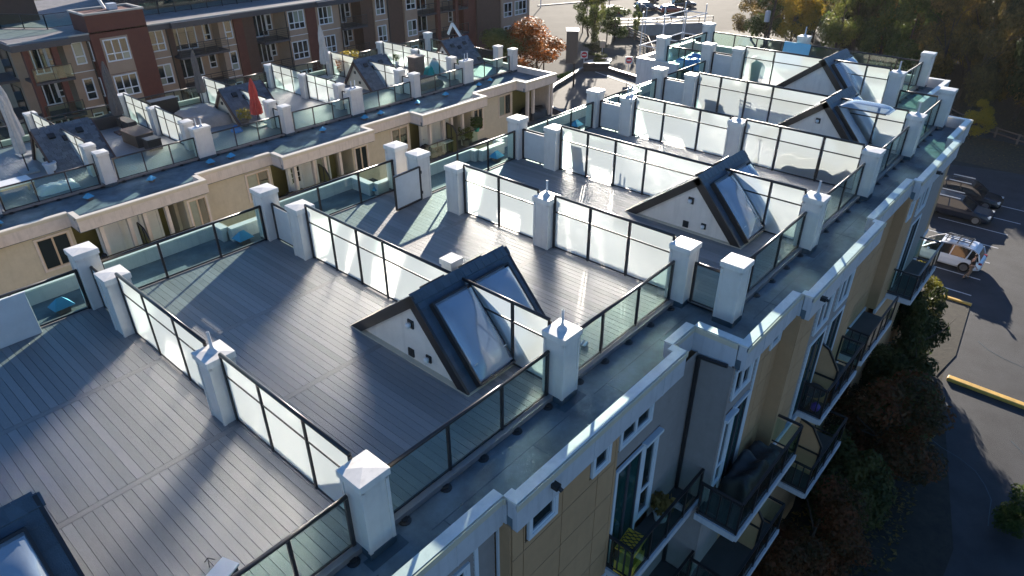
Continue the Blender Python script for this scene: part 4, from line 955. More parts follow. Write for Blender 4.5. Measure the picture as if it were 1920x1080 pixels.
pot((30.9, 41.9, LZ), .4, .6, 'brownbox', 'tall flowering shrub with orange and yellow leaves behind the right shingled dormer', 'leaf_yel', .75, 700)
pot((29.9, 41.7, LZ), .35, .45, 'brownbox', 'pot of pink flowers left of the flowering shrub', 'flower', .5, 300)
pot((36.4, 34.5, LZ), .4, .35, 'brownbox', 'low planter of mixed greenery behind the sixth guard of the lower block', 'leaf_green', .6, 300)
pot((35.2, 41.0, LZ), .22, .4, 'whitetrim', 'spiky green plant against the right long screen of the lower block', 'leaf_green', .35, 160)
boxthing('planter_cupboard', 'tall brown cupboard with a pale top beside the teal cover', 'cupboard', (34.1, 37.2, LZ), .1, [('body', (-.6, .6, -.4, .4, 0, 1.5), None), ('top', (-.68, .68, -.48, .48, 1.5, 1.58), 'canvas_t')], 'brownbox')
def cover(name, label, cat, loc, dims, m, seed=1, rz=0, base=.1):
    rnd = random.Random(seed); a, b, h = dims; nx, ny = 22, 16; vs = []
    ph = [rnd.random()*6 for _ in range(6)]
    for j in range(ny+1):
        for i in range(nx+1):
            x, y = -1+2*i/nx, -1+2*j/ny; r = max(abs(x), abs(y)); k = max(0, 1-r**5)
            z = h*k**.6*(.78+.12*math.sin(3*x+ph[0])+.1*math.sin(4*y+2*x+ph[1]))+.03*math.sin(14*x+5*y+ph[2])*k
            vs.append((a*x*(1+.05*math.sin(6*y+ph[3])), b*y*(1+.05*math.sin(5*x+ph[4])), z))
    mb = MB(); mb.add(vs, [(j*(nx+1)+i, j*(nx+1)+i+1, (j+1)*(nx+1)+i+1, (j+1)*(nx+1)+i) for j in range(ny) for i in range(nx)])
    o = mb.obj(name, m, smooth=True); o.location = loc; o.rotation_euler = (0, 0, rz); return tag(o, label, cat)
cover('covered_table', 'large taupe-covered dining set between the grey parasol and the middle dormer', 'covered furniture', (15.9, 38.7, LZ), (1.3, 1.8, 1.0), 'canvas_t', 2)
cover('covered_sofa', 'teal-covered sofa on the right part of the lower block', 'covered furniture', (35.9, 36.9, LZ), (1.35, .55, .85), 'teal', 3, .25)
cover('covered_barbecue', 'grey rounded cover cropped by the left edge of the photo', 'covered furniture', (2.2, 38.2, LZ), (.8, .7, .9), 'cargrey', 4)
cover('covered_chairs', 'long low dark green cover throwing a shadow on the fifth frosted screen', 'covered furniture', (23.6, 1.0, 0), (.55, 1.15, .75), 'wicker', 5)
cover('covered_grill', 'peaked grey cover beside it behind the fifth frosted screen', 'covered furniture', (23.6, -.7, 0), (.5, .55, .85), 'canvas_g', 9)
cover('covered_chest', 'small round-topped cover behind the frosted screen with the chair', 'covered furniture', (29.2, 8.0, 0), (.45, .5, .6), 'canvas_g', 12)
cover('blue_tarp', 'crumpled bright blue tarp over boxes in the far glass corner', 'tarp', (35.2, 12.6, RAISE), (1.0, .8, .7), 'blue', 6)
cover('clear_sheet', 'crumpled pale plastic sheet behind the second guard of the lower block', 'plastic sheet', (4.9, 33.4, LZ), (1.0, .55, .4), 'whitetrim', 11)
cover('blue_bag', 'small blue bag on the deck by the middle shingled dormer', 'bag', (16.3, 35.0, LZ), (.3, .3, .4), 'blue', 13)
cover('low_sofa', 'long grey-green covered sofa behind the sixth guard of the lower block', 'covered furniture', (31.6, 33.6, LZ), (1.7, .55, .8), 'canvas_g', 15)
t = thing('green_bin', 'tall green bin glowing behind the furthest frosted screen', 'bin', (34.4, 8.3, RAISE)); mb = MB(); mb.lathe([(.28, 0), (.36, 1.1), (.36, 1.15), (.2, 1.32), (.02, 1.35)], 14); mb.obj('body', 'green', t, smooth=True)
mb = MB(); mb.box(-.3, .3, -.03, .03, 1.3, 1.36); mb.obj('handle', 'black', t)
o = MB().add([(0, -.85, 0), (0, .75, 0), (0.25, .75, 1.3), (0.25, -.85, 1.3), (.05, -.85, 0), (.05, .75, 0), (.3, .75, 1.3), (.3, -.85, 1.3)], [(0, 3, 2, 1), (4, 5, 6, 7), (0, 1, 5, 4), (2, 3, 7, 6), (1, 2, 6, 5), (0, 4, 7, 3)]).obj('leaning_board', 'lblue'); o.location = (38.75, 7.9, RAISE+.1); tag(o, 'pale blue board leaning on the far pillar', 'board')
t = boxthing('white_board', 'large white board leaning inside the left guard near the camera', 'board', (-2.15, 11.95, 0), 0, [('sheet', (-.5, .5, -.02, .02, 0.0, 1.22), None)], 'panelwhite'); t.rotation_euler = (R(-6), 0, 0)
mb = MB(); mb.box(-.52, .52, -.03, .03, 1.22, 1.25); mb.obj('top_edge', 'whitetrim', t)
# chairs
def lounger(loc, rz, label):
    t = thing('lounge_chair', label, 'chair', loc, rz)
    mb = MB(); mb.bar((0, -.3, .38), (.55, -.3, .42), .04); mb.bar((0, .3, .38), (.55, .3, .42), .04); mb.obj('seat_frame', 'whitetrim', t)
    mb = MB(); mb.add([(0, -.28, .39), (.55, -.28, .43), (.55, .28, .43), (0, .28, .39), (0, -.28, .42), (.55, -.28, .46), (.55, .28, .46), (0, .28, .42)], [(3, 2, 1, 0), (4, 5, 6, 7), (0, 1, 5, 4), (1, 2, 6, 5), (2, 3, 7, 6), (3, 0, 4, 7)]); mb.obj('seat', 'canvas_w', t)
    mb = MB(); mb.add([(0, -.28, .4), (0, .28, .4), (-.3, .28, 1.25), (-.3, -.28, 1.25), (-.03, -.28, .4), (-.03, .28, .4), (-.33, .28, 1.25), (-.33, -.28, 1.25)], [(0, 1, 2, 3), (7, 6, 5, 4), (0, 3, 7, 4), (1, 5, 6, 2), (3, 2, 6, 7), (0, 4, 5, 1)]); mb.obj('backrest', 'canvas_w', t)
    for x in (.05, .5):
        for y in (-.28, .28): mb = MB(); mb.tube((x, y, 0), (x, y, .4), .018, n=6); mb.obj('leg', 'whitetrim', t)
lounger((17.45, 8.15, 0), R(0), 'white lounge chair just behind the fourth frosted screen')
t = thing('folding_chair', 'slatted metal folding chair just behind the sixth frosted screen', 'chair', (28.85, 6.3, 0), R(20))
for y in (-.25, .25):
    mb = MB(); mb.tube((-.25, y, 0), (.2, y, .5), .016, n=6); mb.obj('leg', 'rail', t); mb = MB(); mb.tube((.25, y, 0), (-.28, y, 1.0), .016, n=6); mb.obj('back_frame', 'rail', t)
for i in range(4): mb = MB(); mb.box(-.2+i*.11, -.12+i*.11, -.25, .25, .46, .48); mb.obj('slat', 'rail', t)
for z in (.75, .92): mb = MB(); mb.box(-.26, -.23, -.25, .25, z, z+.06); mb.obj('slat', 'rail', t)
t = thing('garden_tool', 'long-handled shovel propped behind the fifth frosted screen', 'shovel', (22.95, 2.9, 0)); mb = MB(); mb.tube((0, 0, .2), (0, .1, 1.25), .015, n=6); mb.obj('handle', 'wood', t)
mb = MB(); mb.tube((0, .02, 1.25), (0, .18, 1.25), .015, n=6); mb.obj('grip', 'black', t); mb = MB(); mb.box(-.01, .01, -.1, .1, 0, .25); mb.obj('blade', 'rail', t)
t = thing('electrical_box', 'small metal lidded box at the bottom edge of the nearest deck', 'box', (-2.35, 1.05, 0), R(20)); mb = MB(); mb.box(-.2, .2, -.15, .15, 0, .42); mb.obj('body', 'black', t); mb = MB(); mb.box(-.23, .23, -.18, .18, .42, .46); mb.obj('lid', 'pipe', t)
t = thing('wire_stand', 'tiny dark wire stand on the nearest deck boards', 'stand', (-2.3, 1.75, 0))
for a in (0, 2.1, 4.2): mb = MB(); mb.tube((.1*math.cos(a), .1*math.sin(a), 0), (0, 0, .14), .008, n=5); mb.obj('leg', 'black', t)
t = thing('drain_fitting', 'small chrome drain fitting behind the third parapet guard', 'fitting', (7.45, .55, 0)); mb = MB(); mb.tube((-.1, 0, .05), (.12, .05, .05), .04); mb.tube((-.1, .1, .05), (.12, .15, .05), .03); mb.obj('body', 'flame', t)
# balcony things
t = thing('propane_tank', 'white propane tank in the corner of the nearest balcony', 'tank', (6.9, -1.85, FL)); mb = MB(); mb.lathe([(.14, 0), (.2, .06), (.2, .38), (.14, .46), (.05, .48)], 14); mb.obj('tank', 'carwhite', t, smooth=True)
mb = MB(); mb.lathe([(.1, .46), (.1, .56), (.09, .56), (.09, .46)], 10); mb.obj('collar', 'carwhite', t)
t = thing('yellow_crate', 'yellow crate with crossed grille on the rail corner of the nearest balcony', 'crate', (6.35, -2.02, FL), .1)
mb = MB(); mb.box(-.38, .38, -.26, .26, 0, .45); mb.obj('body', 'yelplastic', t); mb = MB(); mb.box(-.4, .4, -.28, .28, .9, .95); mb.obj('lid', 'yelplastic', t, bevel=.02)
for x in (-.35, .35):
    for y in (-.22, .22): mb = MB(); mb.box(x-.03, x+.03, y-.03, y+.03, .45, .9); mb.obj('leg', 'black', t)
for i in range(6):
    mb = MB(); x = -.3+i*.12; mb.bar((x-.1, -.25, .96), (x+.12, .25, .96), .015); mb.obj('grille_bar', 'black', t)
    mb = MB(); mb.bar((x+.12, -.25, .965), (x-.1, .25, .965), .015); mb.obj('grille_bar', 'black', t)
pot((8.3, -1.85, FL), .24, .35, 'pipe', 'white pot with dry plants on the nearest balcony', 'leaf_mix', .3)
t = thing('bistro_table', 'round blue-grey bistro table beside the tan divider on the third balcony', 'table', (16.0, -3.2, FL)); mb = MB(); mb.lathe([(.01, .72), (.42, .72), (.42, .75), (.01, .75)], 20); mb.obj('top', 'eave', t); mb = MB(); mb.tube((0, 0, 0), (0, 0, .72), .03); mb.obj('stem', 'black', t); mb = MB(); mb.lathe([(.2, 0), (.02, .05)], 12); mb.obj('foot', 'black', t)
cover('covered_barbecue', 'large dark cover on the second balcony from the camera', 'covered furniture', (11.0, -3.1, FL), (.75, .5, 1.15), 'black', 20)
cover('covered_bench', 'low dark grey cover on the second balcony from the camera', 'covered furniture', (12.3, -3.1, FL), (.6, .5, .6), 'wicker', 21)
o = MB().lathe([(.02, 0), (.14, .05), (.17, .2), (.1, .3), (.02, .33)], 12).obj('purple_ball', 'purple', smooth=True); o.location = (15.9, -3.45, FL+.02); tag(o, 'purple bag on the third balcony', 'bag')
cover('blue_cushion', 'dark blue cushion on the third balcony floor', 'cushion', (17.6, -3.3, FL), (.4, .3, .3), 'blue', 22)
cover('covered_barbecue', 'black covered barbecue on the left recessed balcony of the lower block', 'barbecue', (4.5, 28.6, LF), (.5, .4, 1.0), 'black', 23)
cover('covered_barbecue', 'black covered barbecue on the middle recessed balcony of the lower block', 'barbecue', (16.1, 28.5, LF), (.7, .5, 1.0), 'black', 24)
cover('covered_barbecue', 'black covered barbecue on the right recessed balcony of the lower block', 'barbecue', (27.0, 28.4, LF), (.6, .5, 1.0), 'black', 25)
cover('covered_table', 'dark covered furniture on the corner balcony of the lower block', 'covered furniture', (39.6, 28.9, LF), (1.1, .8, 1.0), 'black', 26)
t = boxthing('patio_table', 'pale square table on the right recessed balcony of the lower block', 'table', (28.6, 28.2, LF), 0, [('top', (-.55, .55, -.45, .45, .85, .92), None), ('leg', (-.5, -.44, -.4, -.34, 0, .85), 'black'), ('leg', (.44, .5, -.4, -.34, 0, .85), 'black'), ('leg', (-.5, -.44, .34, .4, 0, .85), 'black'), ('leg', (.44, .5, .34, .4, 0, .85), 'black')], 'pipe')
pot((31.6, 27.9, LF+.9), .22, .3, 'teal', 'hanging green plant in a teal basket on the lower block balcony', 'leaf_green', .45, 350)
pot((30.6, 28.1, LF), .3, .5, 'brownbox', 'big leafy green plant beside the divider on the lower block balcony', 'leaf_green', .55, 350)

# ------------------------------------------------------------------ red and beige apartment building beyond
ab = thing('apartment_building', 'long four-storey apartment building with rust red, brown and beige cladding and dark flat eaves', 'building')
mb = MB(); mb.box(11.8, 75.8, 62.2, 82, -18, -1.5); mb.obj('wall_core', 'beige', ab)
mb = MB(); mb.box(11.2, 76.2, 59.6, 83, -1.5, -1.02); mb.obj('eave_slab', 'eave', ab)
for a, b in ((11.2, 15.6), (24.2, 30.0), (40, 46), (52, 60)): mb = MB(); mb.box(a, b, 59.1, 59.6, -1.5, -1.0); mb.obj('eave_slab', 'eave', ab)
mb = MB(); mb.box(11.4, 76.0, 59.9, 82.8, -1.02, -.98); mb.obj('flat_roof', 'roofgrey', ab)
mb = MB(); mb.box(11.2, 76.2, 59.55, 59.75, -1.02, -.9); mb.obj('eave_trim', 'concrete', ab)
mb = MB(); mb.box(17.3, 22.2, 59.55, 62.8, -18, .45); mb.obj('tower', 'brick', ab)
for q in ((17.2, 22.3, 59.45, 59.7), (17.2, 17.45, 59.7, 62.9), (22.05, 22.3, 59.7, 62.9), (17.45, 22.05, 62.65, 62.9)): mb = MB(); mb.box(*q, .45, .6); mb.obj('tower_coping', 'concrete', ab)
mb = MB(); mb.box(20, 20.7, 61, 61.7, .46, .95); mb.obj('roof_unit', 'pipe', ab)
mb = MB(); mb.tube((20.2, 62.4, .2), (19.6, 62.4, 1.9), .13); mb.obj('flue', 'whitetrim', ab)
mb = MB(); mb.box(18, 20.3, 59.5, 59.56, -18, -4.55); mb.box(18, 20.3, 59.5, 59.56, -4.5, -1.45); mb.obj('infill_panel', 'beige', ab)
mb = MB(); mb.box(26, 75, 68, 80, -1, 1.6); mb.obj('penthouse', 'brown', ab)
for i in range(12): mb = MB(); mb.box(27+i*4, 28.8+i*4, 67.95, 68.0, -.8, 1.2); mb.obj('penthouse_window', 'winglass', ab)
mb = MB(); mb.box(25.5, 75.5, 67.2, 80.5, 1.6, 1.85); mb.obj('penthouse_roof', 'roofgrey', ab)
mb = MB(); mb.box(11.5, 17, 70, 80, -1, 1.3); mb.obj('penthouse', 'brown', ab)
def roofguard(a, b, z=-.98, h=1.2):
    a, b = Vector((*a, z)), Vector((*b, z)); L = (b-a).length; n = max(1, int(L/1.6))
    for i in range(n+1):
        p = a+(b-a)*i/n; mb = MB(); mb.box(p.x-.04, p.x+.04, p.y-.04, p.y+.04, z, z+h); mb.obj('guard_post', 'rail', ab)
    mb = MB(); mb.bar(a+Vector((0, 0, h)), b+Vector((0, 0, h)), .08, .06); mb.bar(a+Vector((0, 0, .1)), b+Vector((0, 0, .1)), .05); mb.obj('guard_rail', 'rail', ab)
    mb = MB(); mb.bar(a+Vector((0, 0, h/2)), b+Vector((0, 0, h/2)), .015, h-.15); mb.obj('guard_glass', 'glass', ab)
roofguard((24, 64.6), (52, 64.6)); roofguard((13.2, 68), (15.8, 64.6)); roofguard((15.8, 64.6), (18.6, 64.6)); roofguard((11.6, 79), (13.2, 68))
FLR = [-4.15, -7.2, -10.25]; rowz = [(-3.4, -1.65), (-6.45, -4.7), (-9.5, -7.75), (-12.5, -10.8)]
def strip(u0, u1, v, m, z1=-1.5): mb = MB(); mb.box(u0, u1, v, 62.3, -18, z1); mb.obj('wall', m, ab)
strip(15.3, 17.28, 60.5, 'beige'); strip(22.22, 24.1, 60.5, 'beige'); strip(24.1, 24.9, 60.8, 'brown'); strip(29.4, 30.95, 60.8, 'beige'); strip(30.95, 31.9, 60.6, 'brick'); strip(31.9, 33.3, 60.9, 'brown')
strip(36.35, 38.85, 60.0, 'beige'); strip(38.85, 40.1, 59.9, 'brick'); strip(40.1, 43.2, 60.0, 'beige'); strip(46.5, 48.2, 60.4, 'brown'); strip(48.2, 50.1, 60.2, 'beige'); strip(50.1, 52.8, 60.5, 'brown')
strip(52.8, 54.8, 60.2, 'beige'); strip(63.0, 65.3, 60.4, 'brick'); strip(65.3, 70.0, 60.2, 'brown'); strip(70.0, 76.0, 60.0, 'beige')
for x, v in ((17.22, 60.4), (24.15, 60.4), (36.4, 59.9), (43.2, 59.9), (50.2, 60.1)): mb = MB(); mb.tube((x, v, -18), (x, v, -1.5), .07, n=8); mb.obj('downspout', 'rail', ab)
for x0, x1, v in ((15.3, 17.25, 60.5), (22.25, 24.1, 60.5), (29.4, 30.95, 60.8), (36.4, 38.85, 60.0), (40.1, 43.2, 60.0), (48.2, 50.1, 60.2)):
    for z in (-4.1, -7.15): mb = MB(); mb.box(x0, x1, v-.05, v, z, z+.06); mb.obj('floor_trim', 'whitetrim', ab)
for (x0, x1, v, c) in ((16.0, 16.75, 60.5, 1), (18.2, 20.1, 59.5, 3), (22.45, 23.75, 60.5, 2), (30.0, 30.7, 60.8, 1), (36.75, 38.6, 60.0, 3), (40.5, 42.2, 60.0, 3), (48.5, 49.7, 60.2, 2), (53.1, 54.5, 60.2, 2), (70.5, 72.1, 60.0, 2), (72.8, 75.2, 60.0, 3)):
    for z0, z1 in rowz[:3]:
        window(ab, x0, x1, z0, z1, v, cols=c, split=z0+.6, tw=.06, blind=.25)
for zz in rowz[:3]:
    w = bpy.data.objects.new('side_window', None); COL.objects.link(w); w.parent = ab
    mb = MB(); mb.box(17.22, 17.3, 60.9-.9, 60.3, zz[0]+.1, zz[1]); mb.obj('frame', 'winframe', w)
    mb = MB(); mb.box(17.2, 17.25, 60.06, 60.24, zz[0]+.2, zz[1]-.1); mb.obj('pane', 'winglass', w)
def bal(u0, u1, z, vo=59.4, glassy=False):
    b = bpy.data.objects.new('balcony', None); COL.objects.link(b); b.parent = ab
    mb = MB(); mb.box(u0, u1, vo, 62.2, z-.2, z); mb.obj('slab', 'eave', b)
    mb = MB(); mb.box(u0, u1, vo, vo+.05, z+1.1, z+1.16); mb.obj('top_rail', 'rail', b)
    if glassy: mb = MB(); mb.box(u0, u1, vo+.02, vo+.035, z+.1, z+1.05); mb.obj('glass', 'glass', b)
    else:
        for k in range(5): mb = MB(); mb.box(u0, u1, vo+.01, vo+.03, z+.18+k*.18, z+.21+k*.18); mb.obj('rail_bar', 'rail', b)
    n = max(2, int((u1-u0)/1.1))
    for i in range(n+1):
        x = u0+(u1-u0-.05)*i/n; mb = MB(); mb.box(x, x+.05, vo, vo+.05, z, z+1.1); mb.obj('post', 'rail', b)
for u0, u1, g in ((24.5, 29.4, False), (33.3, 36.3, False), (43.3, 46.5, False), (54.9, 62.9, False), (12.2, 15.2, True)):
    for z in FLR: bal(u0, u1, z, glassy=g)
    for z in [-1.5]+FLR[:2]:
        w_ = min(2.6, (u1-u0)*.55)
        if z-2.85 > -14: window(ab, u0+.5, u0+.5+w_, z-2.5, z-.35, 62.2, cols=3, tw=.06); window(ab, u1-.95, u1-.3, z-2.0, z-.5, 62.2, split=z-1.5, tw=.06)
for x in (12.0, 14.1): mb = MB(); mb.box(x, x+.45, 59.5, 60.0, -18, -1.5); mb.obj('column', 'brick', ab)
for x in (57.3, 60.5): mb = MB(); mb.box(x, x+.5, 59.3, 59.8, -18, -1.5); mb.obj('column', 'brick', ab)
for v in (64, 70, 76):
    for z in FLR:
        mb = MB(); mb.box(9.6, 11.8, v-1.8, v+1.8, z-.2, z); mb.obj('balcony_slab', 'eave', ab)
        mb = MB(); mb.box(9.6, 9.65, v-1.8, v+1.8, z, z+1.1); mb.obj('balcony_glass', 'glass', ab)
        mb = MB(); mb.box(9.58, 9.66, v-1.8, v+1.8, z+1.1, z+1.17); mb.obj('balcony_rail', 'rail', ab)
        mb = MB(); mb.box(11.7, 11.8, v-1.2, v+1.2, z+.1, z+2.2); mb.obj('sliding_door', 'winglass', ab)
    mb = MB(); mb.box(9.6, 10, v-2.2, v-1.8, -18, -1.5); mb.obj('column', 'brick', ab)

# ------------------------------------------------------------------ vegetation
def crown_mesh(name, m, n, seed, kind='broad', leaf=.05):
    rnd = random.Random(seed); blobs = []
    if kind == 'broad':
        for i in range(20):
            a, z = rnd.random()*6.28, rnd.uniform(-.75, .95); r = (1-abs(z)**2.2)**.5*rnd.uniform(.35, .8)
            blobs.append((r*math.cos(a), r*math.sin(a), z*.95, rnd.uniform(.2, .42)))
    elif kind == 'conifer':
        for i in range(46):
            t = (i+rnd.random())/46; a = rnd.random()*6.28; r = .75*(1-t)**.85+.05; blobs.append((r*math.cos(a)*rnd.uniform(.3, .9), r*math.sin(a)*rnd.uniform(.3, .9), -1+2*t, .12+.22*(1-t)))
    else:
        for i in range(26):
            t = rnd.random(); a = rnd.random()*6.28; r = .55*math.sin(min(1, t*1.2)*2.6)+.05; blobs.append((r*math.cos(a)*rnd.random(), r*math.sin(a)*rnd.random(), -1+2*t, rnd.uniform(.14, .28)))
    tot = sum(b[3]**2 for b in blobs); vs = []; fs = []
    for b in blobs:
        for _ in range(int(n*b[3]**2/tot)):
            d = Vector((rnd.gauss(0, 1), rnd.gauss(0, 1), rnd.gauss(.15, 1))).normalized(); rr = b[3]*(.35+.75*rnd.random()**.5)
            c = Vector(b[:3])+Vector((d.x*rr, d.y*rr, d.z*rr*.75)); nn = (d+Vector((rnd.gauss(0, .6), rnd.gauss(0, .6), rnd.gauss(.4, .6)))).normalized()
            x = nn.orthogonal().normalized(); x.rotate(Matrix.Rotation(rnd.random()*6.28, 3, nn)); y = nn.cross(x); s = leaf*rnd.uniform(.6, 1.3); k = len(vs)
            vs += [c-x*s, c-y*s*.5, c+x*s, c+y*s*.5]; fs.append((k, k+1, k+2, k+3))
    me = bpy.data.meshes.new(name); me.from_pydata(vs, [], fs); me.materials.append(M[m]); return me
def trunk_mesh(seed, limbs=7):
    rnd = random.Random(seed); mb = MB(); pts = [Vector((0, 0, 0))]
    for i in range(5): pts.append(pts[-1]+Vector((rnd.gauss(0, .03), rnd.gauss(0, .03), .3)))
    for i in range(5): mb.tube(pts[i], pts[i+1], .055*(1-i*.16), .055*(1-(i+1)*.16), 7)
    for i in range(limbs):
        p = pts[rnd.choice((1, 2, 3, 4))]; a = rnd.random()*6.28; q = p+Vector((math.cos(a)*.4, math.sin(a)*.4, rnd.uniform(.2, .5))); mb.tube(p, q, .02, .008, 5)
        mb.tube(q, q+Vector((rnd.gauss(0, .2), rnd.gauss(0, .2), .2)), .009, .003, 4)
    return mb.mesh('trunk', 'bark')
TM = [trunk_mesh(i) for i in range(3)]
CR = {}
for k, (m, n, s, kd, lf) in {'dark': ('leaf_dark', 9000, 1, 'broad', .05), 'con': ('leaf_dark', 9000, 2, 'conifer', .04), 'mix': ('leaf_mix', 9000, 3, 'broad', .045), 'mix2': ('leaf_mix', 7000, 4, 'broad', .045), 'green': ('leaf_green', 9000, 5, 'broad', .045),
                             'slim': ('leaf_green', 5000, 6, 'slim', .045), 'yel': ('leaf_yel', 7000, 7, 'broad', .045), 'org': ('leaf_org', 11000, 8, 'broad', .035), 'rust': ('leaf_rust', 9000, 9, 'broad', .04), 'bush': ('leaf_green', 5000, 10, 'broad', .06)}.items():
    CR[k] = crown_mesh('crown', m, n, s, kd, lf)
def tree(x, y, h, r, k, label, group=None, name='broadleaf_tree', z=GZ, ch=None, cat='tree', low=.35):
    t = thing(name, label, cat, (x, y, z), random.random()*6.28, group)
    ch = ch or h*(1-low)/2
    c = link('crown', CR[k], t, loc=(0, 0, h-ch)); c.scale = (r, r, ch)
    tr = link('trunk', random.choice(TM), t); tr.scale = (min(h*.5, r*1.2),)*2+(h*.62/1.5*1.1,)
    return t
rnd = random.Random(21); pts = []
def inside(x, y):
    if not (88 < x < 215 and -30 < y < 62): return False
    edge = 8 if x < 92 else (8+(x-92)*1.6 if x < 112 else 44+(x-112)*.04)
    return y < edge
tries = 0
while len(pts) < 165 and tries < 20000:
    tries += 1; x, y = rnd.uniform(88, 215), rnd.uniform(-30, 62); mind = 4.6 if x < 130 else 6.5
    if inside(x, y) and all((x-a)**2+(y-b)**2 > mind**2 for a, b in pts): pts.append((x, y))
for x, y in pts:
    k = rnd.choices(('mix', 'mix2', 'dark', 'con', 'green', 'yel'), (30, 22, 12, 8, 10, 18) if y < 26 else (14, 18, 6, 2, 34, 26))[0]; h = rnd.uniform(9, 15)
    if y > 30: h = rnd.uniform(8, 12)
    if x < 106 and y < 22: h = rnd.uniform(12.5, 16)
    lab = {'mix': 'brown-green autumn tree in the dense wood beyond the car park', 'mix2': 'thin brown-green tree in the dense wood beyond the car park', 'dark': 'dark green broad tree in the dense wood beyond the car park', 'con': 'dark conifer in the dense wood beyond the car park', 'green': 'fresh green tree in the dense wood beyond the car park', 'yel': 'yellow-leaved tree in the dense wood beyond the car park'}[k]
    tree(x, y, h, rnd.uniform(2.8, 4.4) if k != 'con' else 3, k, lab, {'mix': 'brown-green trees of the wood', 'mix2': 'thin trees of the wood', 'dark': 'dark green trees of the wood', 'con': 'conifers of the wood', 'green': 'green trees of the wood', 'yel': 'yellow trees of the wood'}[k], 'conifer' if k == 'con' else 'broadleaf_tree', low=.12)
tree(82, 2.5, 4, 1.9, 'yel', 'low yellow-green shrubby tree by the path behind the black cars', ch=1.9, low=.1)
tree(66.5, 50.8, 8.6, 5.4, 'org', 'wide orange-red autumn tree beside the apartment building end', ch=3.6, low=.2)
tree(63.0, 53.5, 7.6, 4.0, 'green', 'dark green tree tucked under the orange-red tree', ch=3.2, low=.1)
tree(92.5, 59.8, 11.2, 2.7, 'slim', 'tall slender green tree standing in the street corner bed', ch=5.0, low=.1)
tree(99.5, 66.0, 7.0, 3.2, 'green', 'rounded green tree left of the slender tree', ch=3.0)
tree(98.5, 60.0, 5.8, 3.0, 'bush', 'green bushy tree right of the slender tree', ch=2.6)
tree(102.5, 58.2, 5.6, 1.4, 'slim', 'young thin tree between the fence and the retaining wall', ch=2.4)
tree(84.5, 53.0, 1.5, 1.5, 'bush', 'round green shrub on the kerbed traffic island', ch=.8, name='shrub', cat='shrub')
tree(88.0, 56.6, 2.2, 2.0, 'dark', 'dark low shrub beside the slender tree foot', ch=1.0, name='shrub', cat='shrub')
tree(37.9, -2.7, 4.8, 1.3, 'yel', 'yellow-green tree top catching the sun between the balconies and the white car', ch=1.7)
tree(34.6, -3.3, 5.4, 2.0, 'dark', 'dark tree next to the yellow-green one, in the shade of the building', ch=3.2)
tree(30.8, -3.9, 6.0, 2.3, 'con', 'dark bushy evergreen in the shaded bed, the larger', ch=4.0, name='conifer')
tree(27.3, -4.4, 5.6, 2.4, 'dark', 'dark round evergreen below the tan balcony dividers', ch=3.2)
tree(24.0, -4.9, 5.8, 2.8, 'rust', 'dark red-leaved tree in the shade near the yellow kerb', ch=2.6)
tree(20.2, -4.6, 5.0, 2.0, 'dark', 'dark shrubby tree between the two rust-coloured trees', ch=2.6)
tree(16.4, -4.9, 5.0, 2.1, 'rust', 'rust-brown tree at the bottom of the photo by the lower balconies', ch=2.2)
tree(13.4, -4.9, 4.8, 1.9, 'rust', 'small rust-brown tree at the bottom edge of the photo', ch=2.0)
tree(24.8, -10.7, 2.2, 1.1, 'bush', 'green shrub at the right edge beside the sunlit asphalt', ch=1.1, name='shrub', cat='shrub')
tree(19.5, -11.3, 2.0, 1.0, 'bush', 'green shrub cropped by the bottom right edge', ch=1.0, name='shrub', cat='shrub')
# fallen leaves and ground cover
mb = MB(); rn = random.Random(5)
for _ in range(9000):
    if rn.random() < .6: x, y = rn.uniform(74, 120), rn.uniform(-25, 12)
    else: x, y = rn.uniform(8, 31), rn.uniform(-8, -3.2)
    if x < 44 and y < -5.4+(x-44)*.08: continue
    s = rn.uniform(.06, .2); a = rn.random()*6; z = GZ+.07+rn.random()*.12
    mb.add([(x, y, z), (x+s*math.cos(a), y+s*math.sin(a), z+.05), (x-s*math.sin(a), y+s*math.cos(a), z+.03)], [(0, 1, 2)])
o = mb.obj('fallen_leaves', 'leaf_mix', kind='stuff'); tag(o, 'loose fallen leaves and low ground cover on the verge and beds', 'leaves')

# ------------------------------------------------------------------ street furniture
def fence(pts, h, label, rails=4, m='wood', step=2.2, cat='fence'):
    t = thing('rail_fence', label, cat, (*pts[0], GZ)); o = Vector((*pts[0], 0))
    for a, b in zip(pts[:-1], pts[1:]):
        a, b = Vector((*a, 0))-o, Vector((*b, 0))-o; n = max(1, int((b-a).length/step))
        for i in range(n+1): p = a+(b-a)*i/n; mb = MB(); mb.box(p.x-.09, p.x+.09, p.y-.09, p.y+.09, 0, h); mb.obj('post', m, t)
        for k in range(rails): z = h*(k+.8)/rails; mb = MB(); mb.bar(a+Vector((0, 0, z)), b+Vector((0, 0, z)), .06, .13); mb.obj('rail', m, t)
fence([(104.5, 62), (99.5, 54), (91.5, 48)], 1.7, 'weathered wooden rail fence curving beside the forecourt, behind the island', 4)
fence([(92.5, 9.5), (85.3, 2.9), (81.0, -6), (76, -16)], 1.1, 'low wooden rail fence along the path by the wood', 2)
t = thing('retaining_wall', 'long concrete retaining wall with a rail below the street', 'wall', (102, 62.5, GZ)); WD = Vector((14.5, -11.5, 0))
mb = MB(); mb.bar((0, 0, .95), WD+Vector((0, 0, .95)), .4, 1.9); mb.obj('wall', 'concrete', t)
for i in range(8): p = WD*i/7; mb = MB(); mb.box(p.x-.05, p.x+.05, p.y-.05, p.y+.05, 1.9, 2.9); mb.obj('post', 'rail', t)
mb = MB(); mb.bar((0, 0, 2.9), WD+Vector((0, 0, 2.9)), .08); mb.bar((0, 0, 2.4), WD+Vector((0, 0, 2.4)), .05); mb.obj('rail', 'pipe', t)
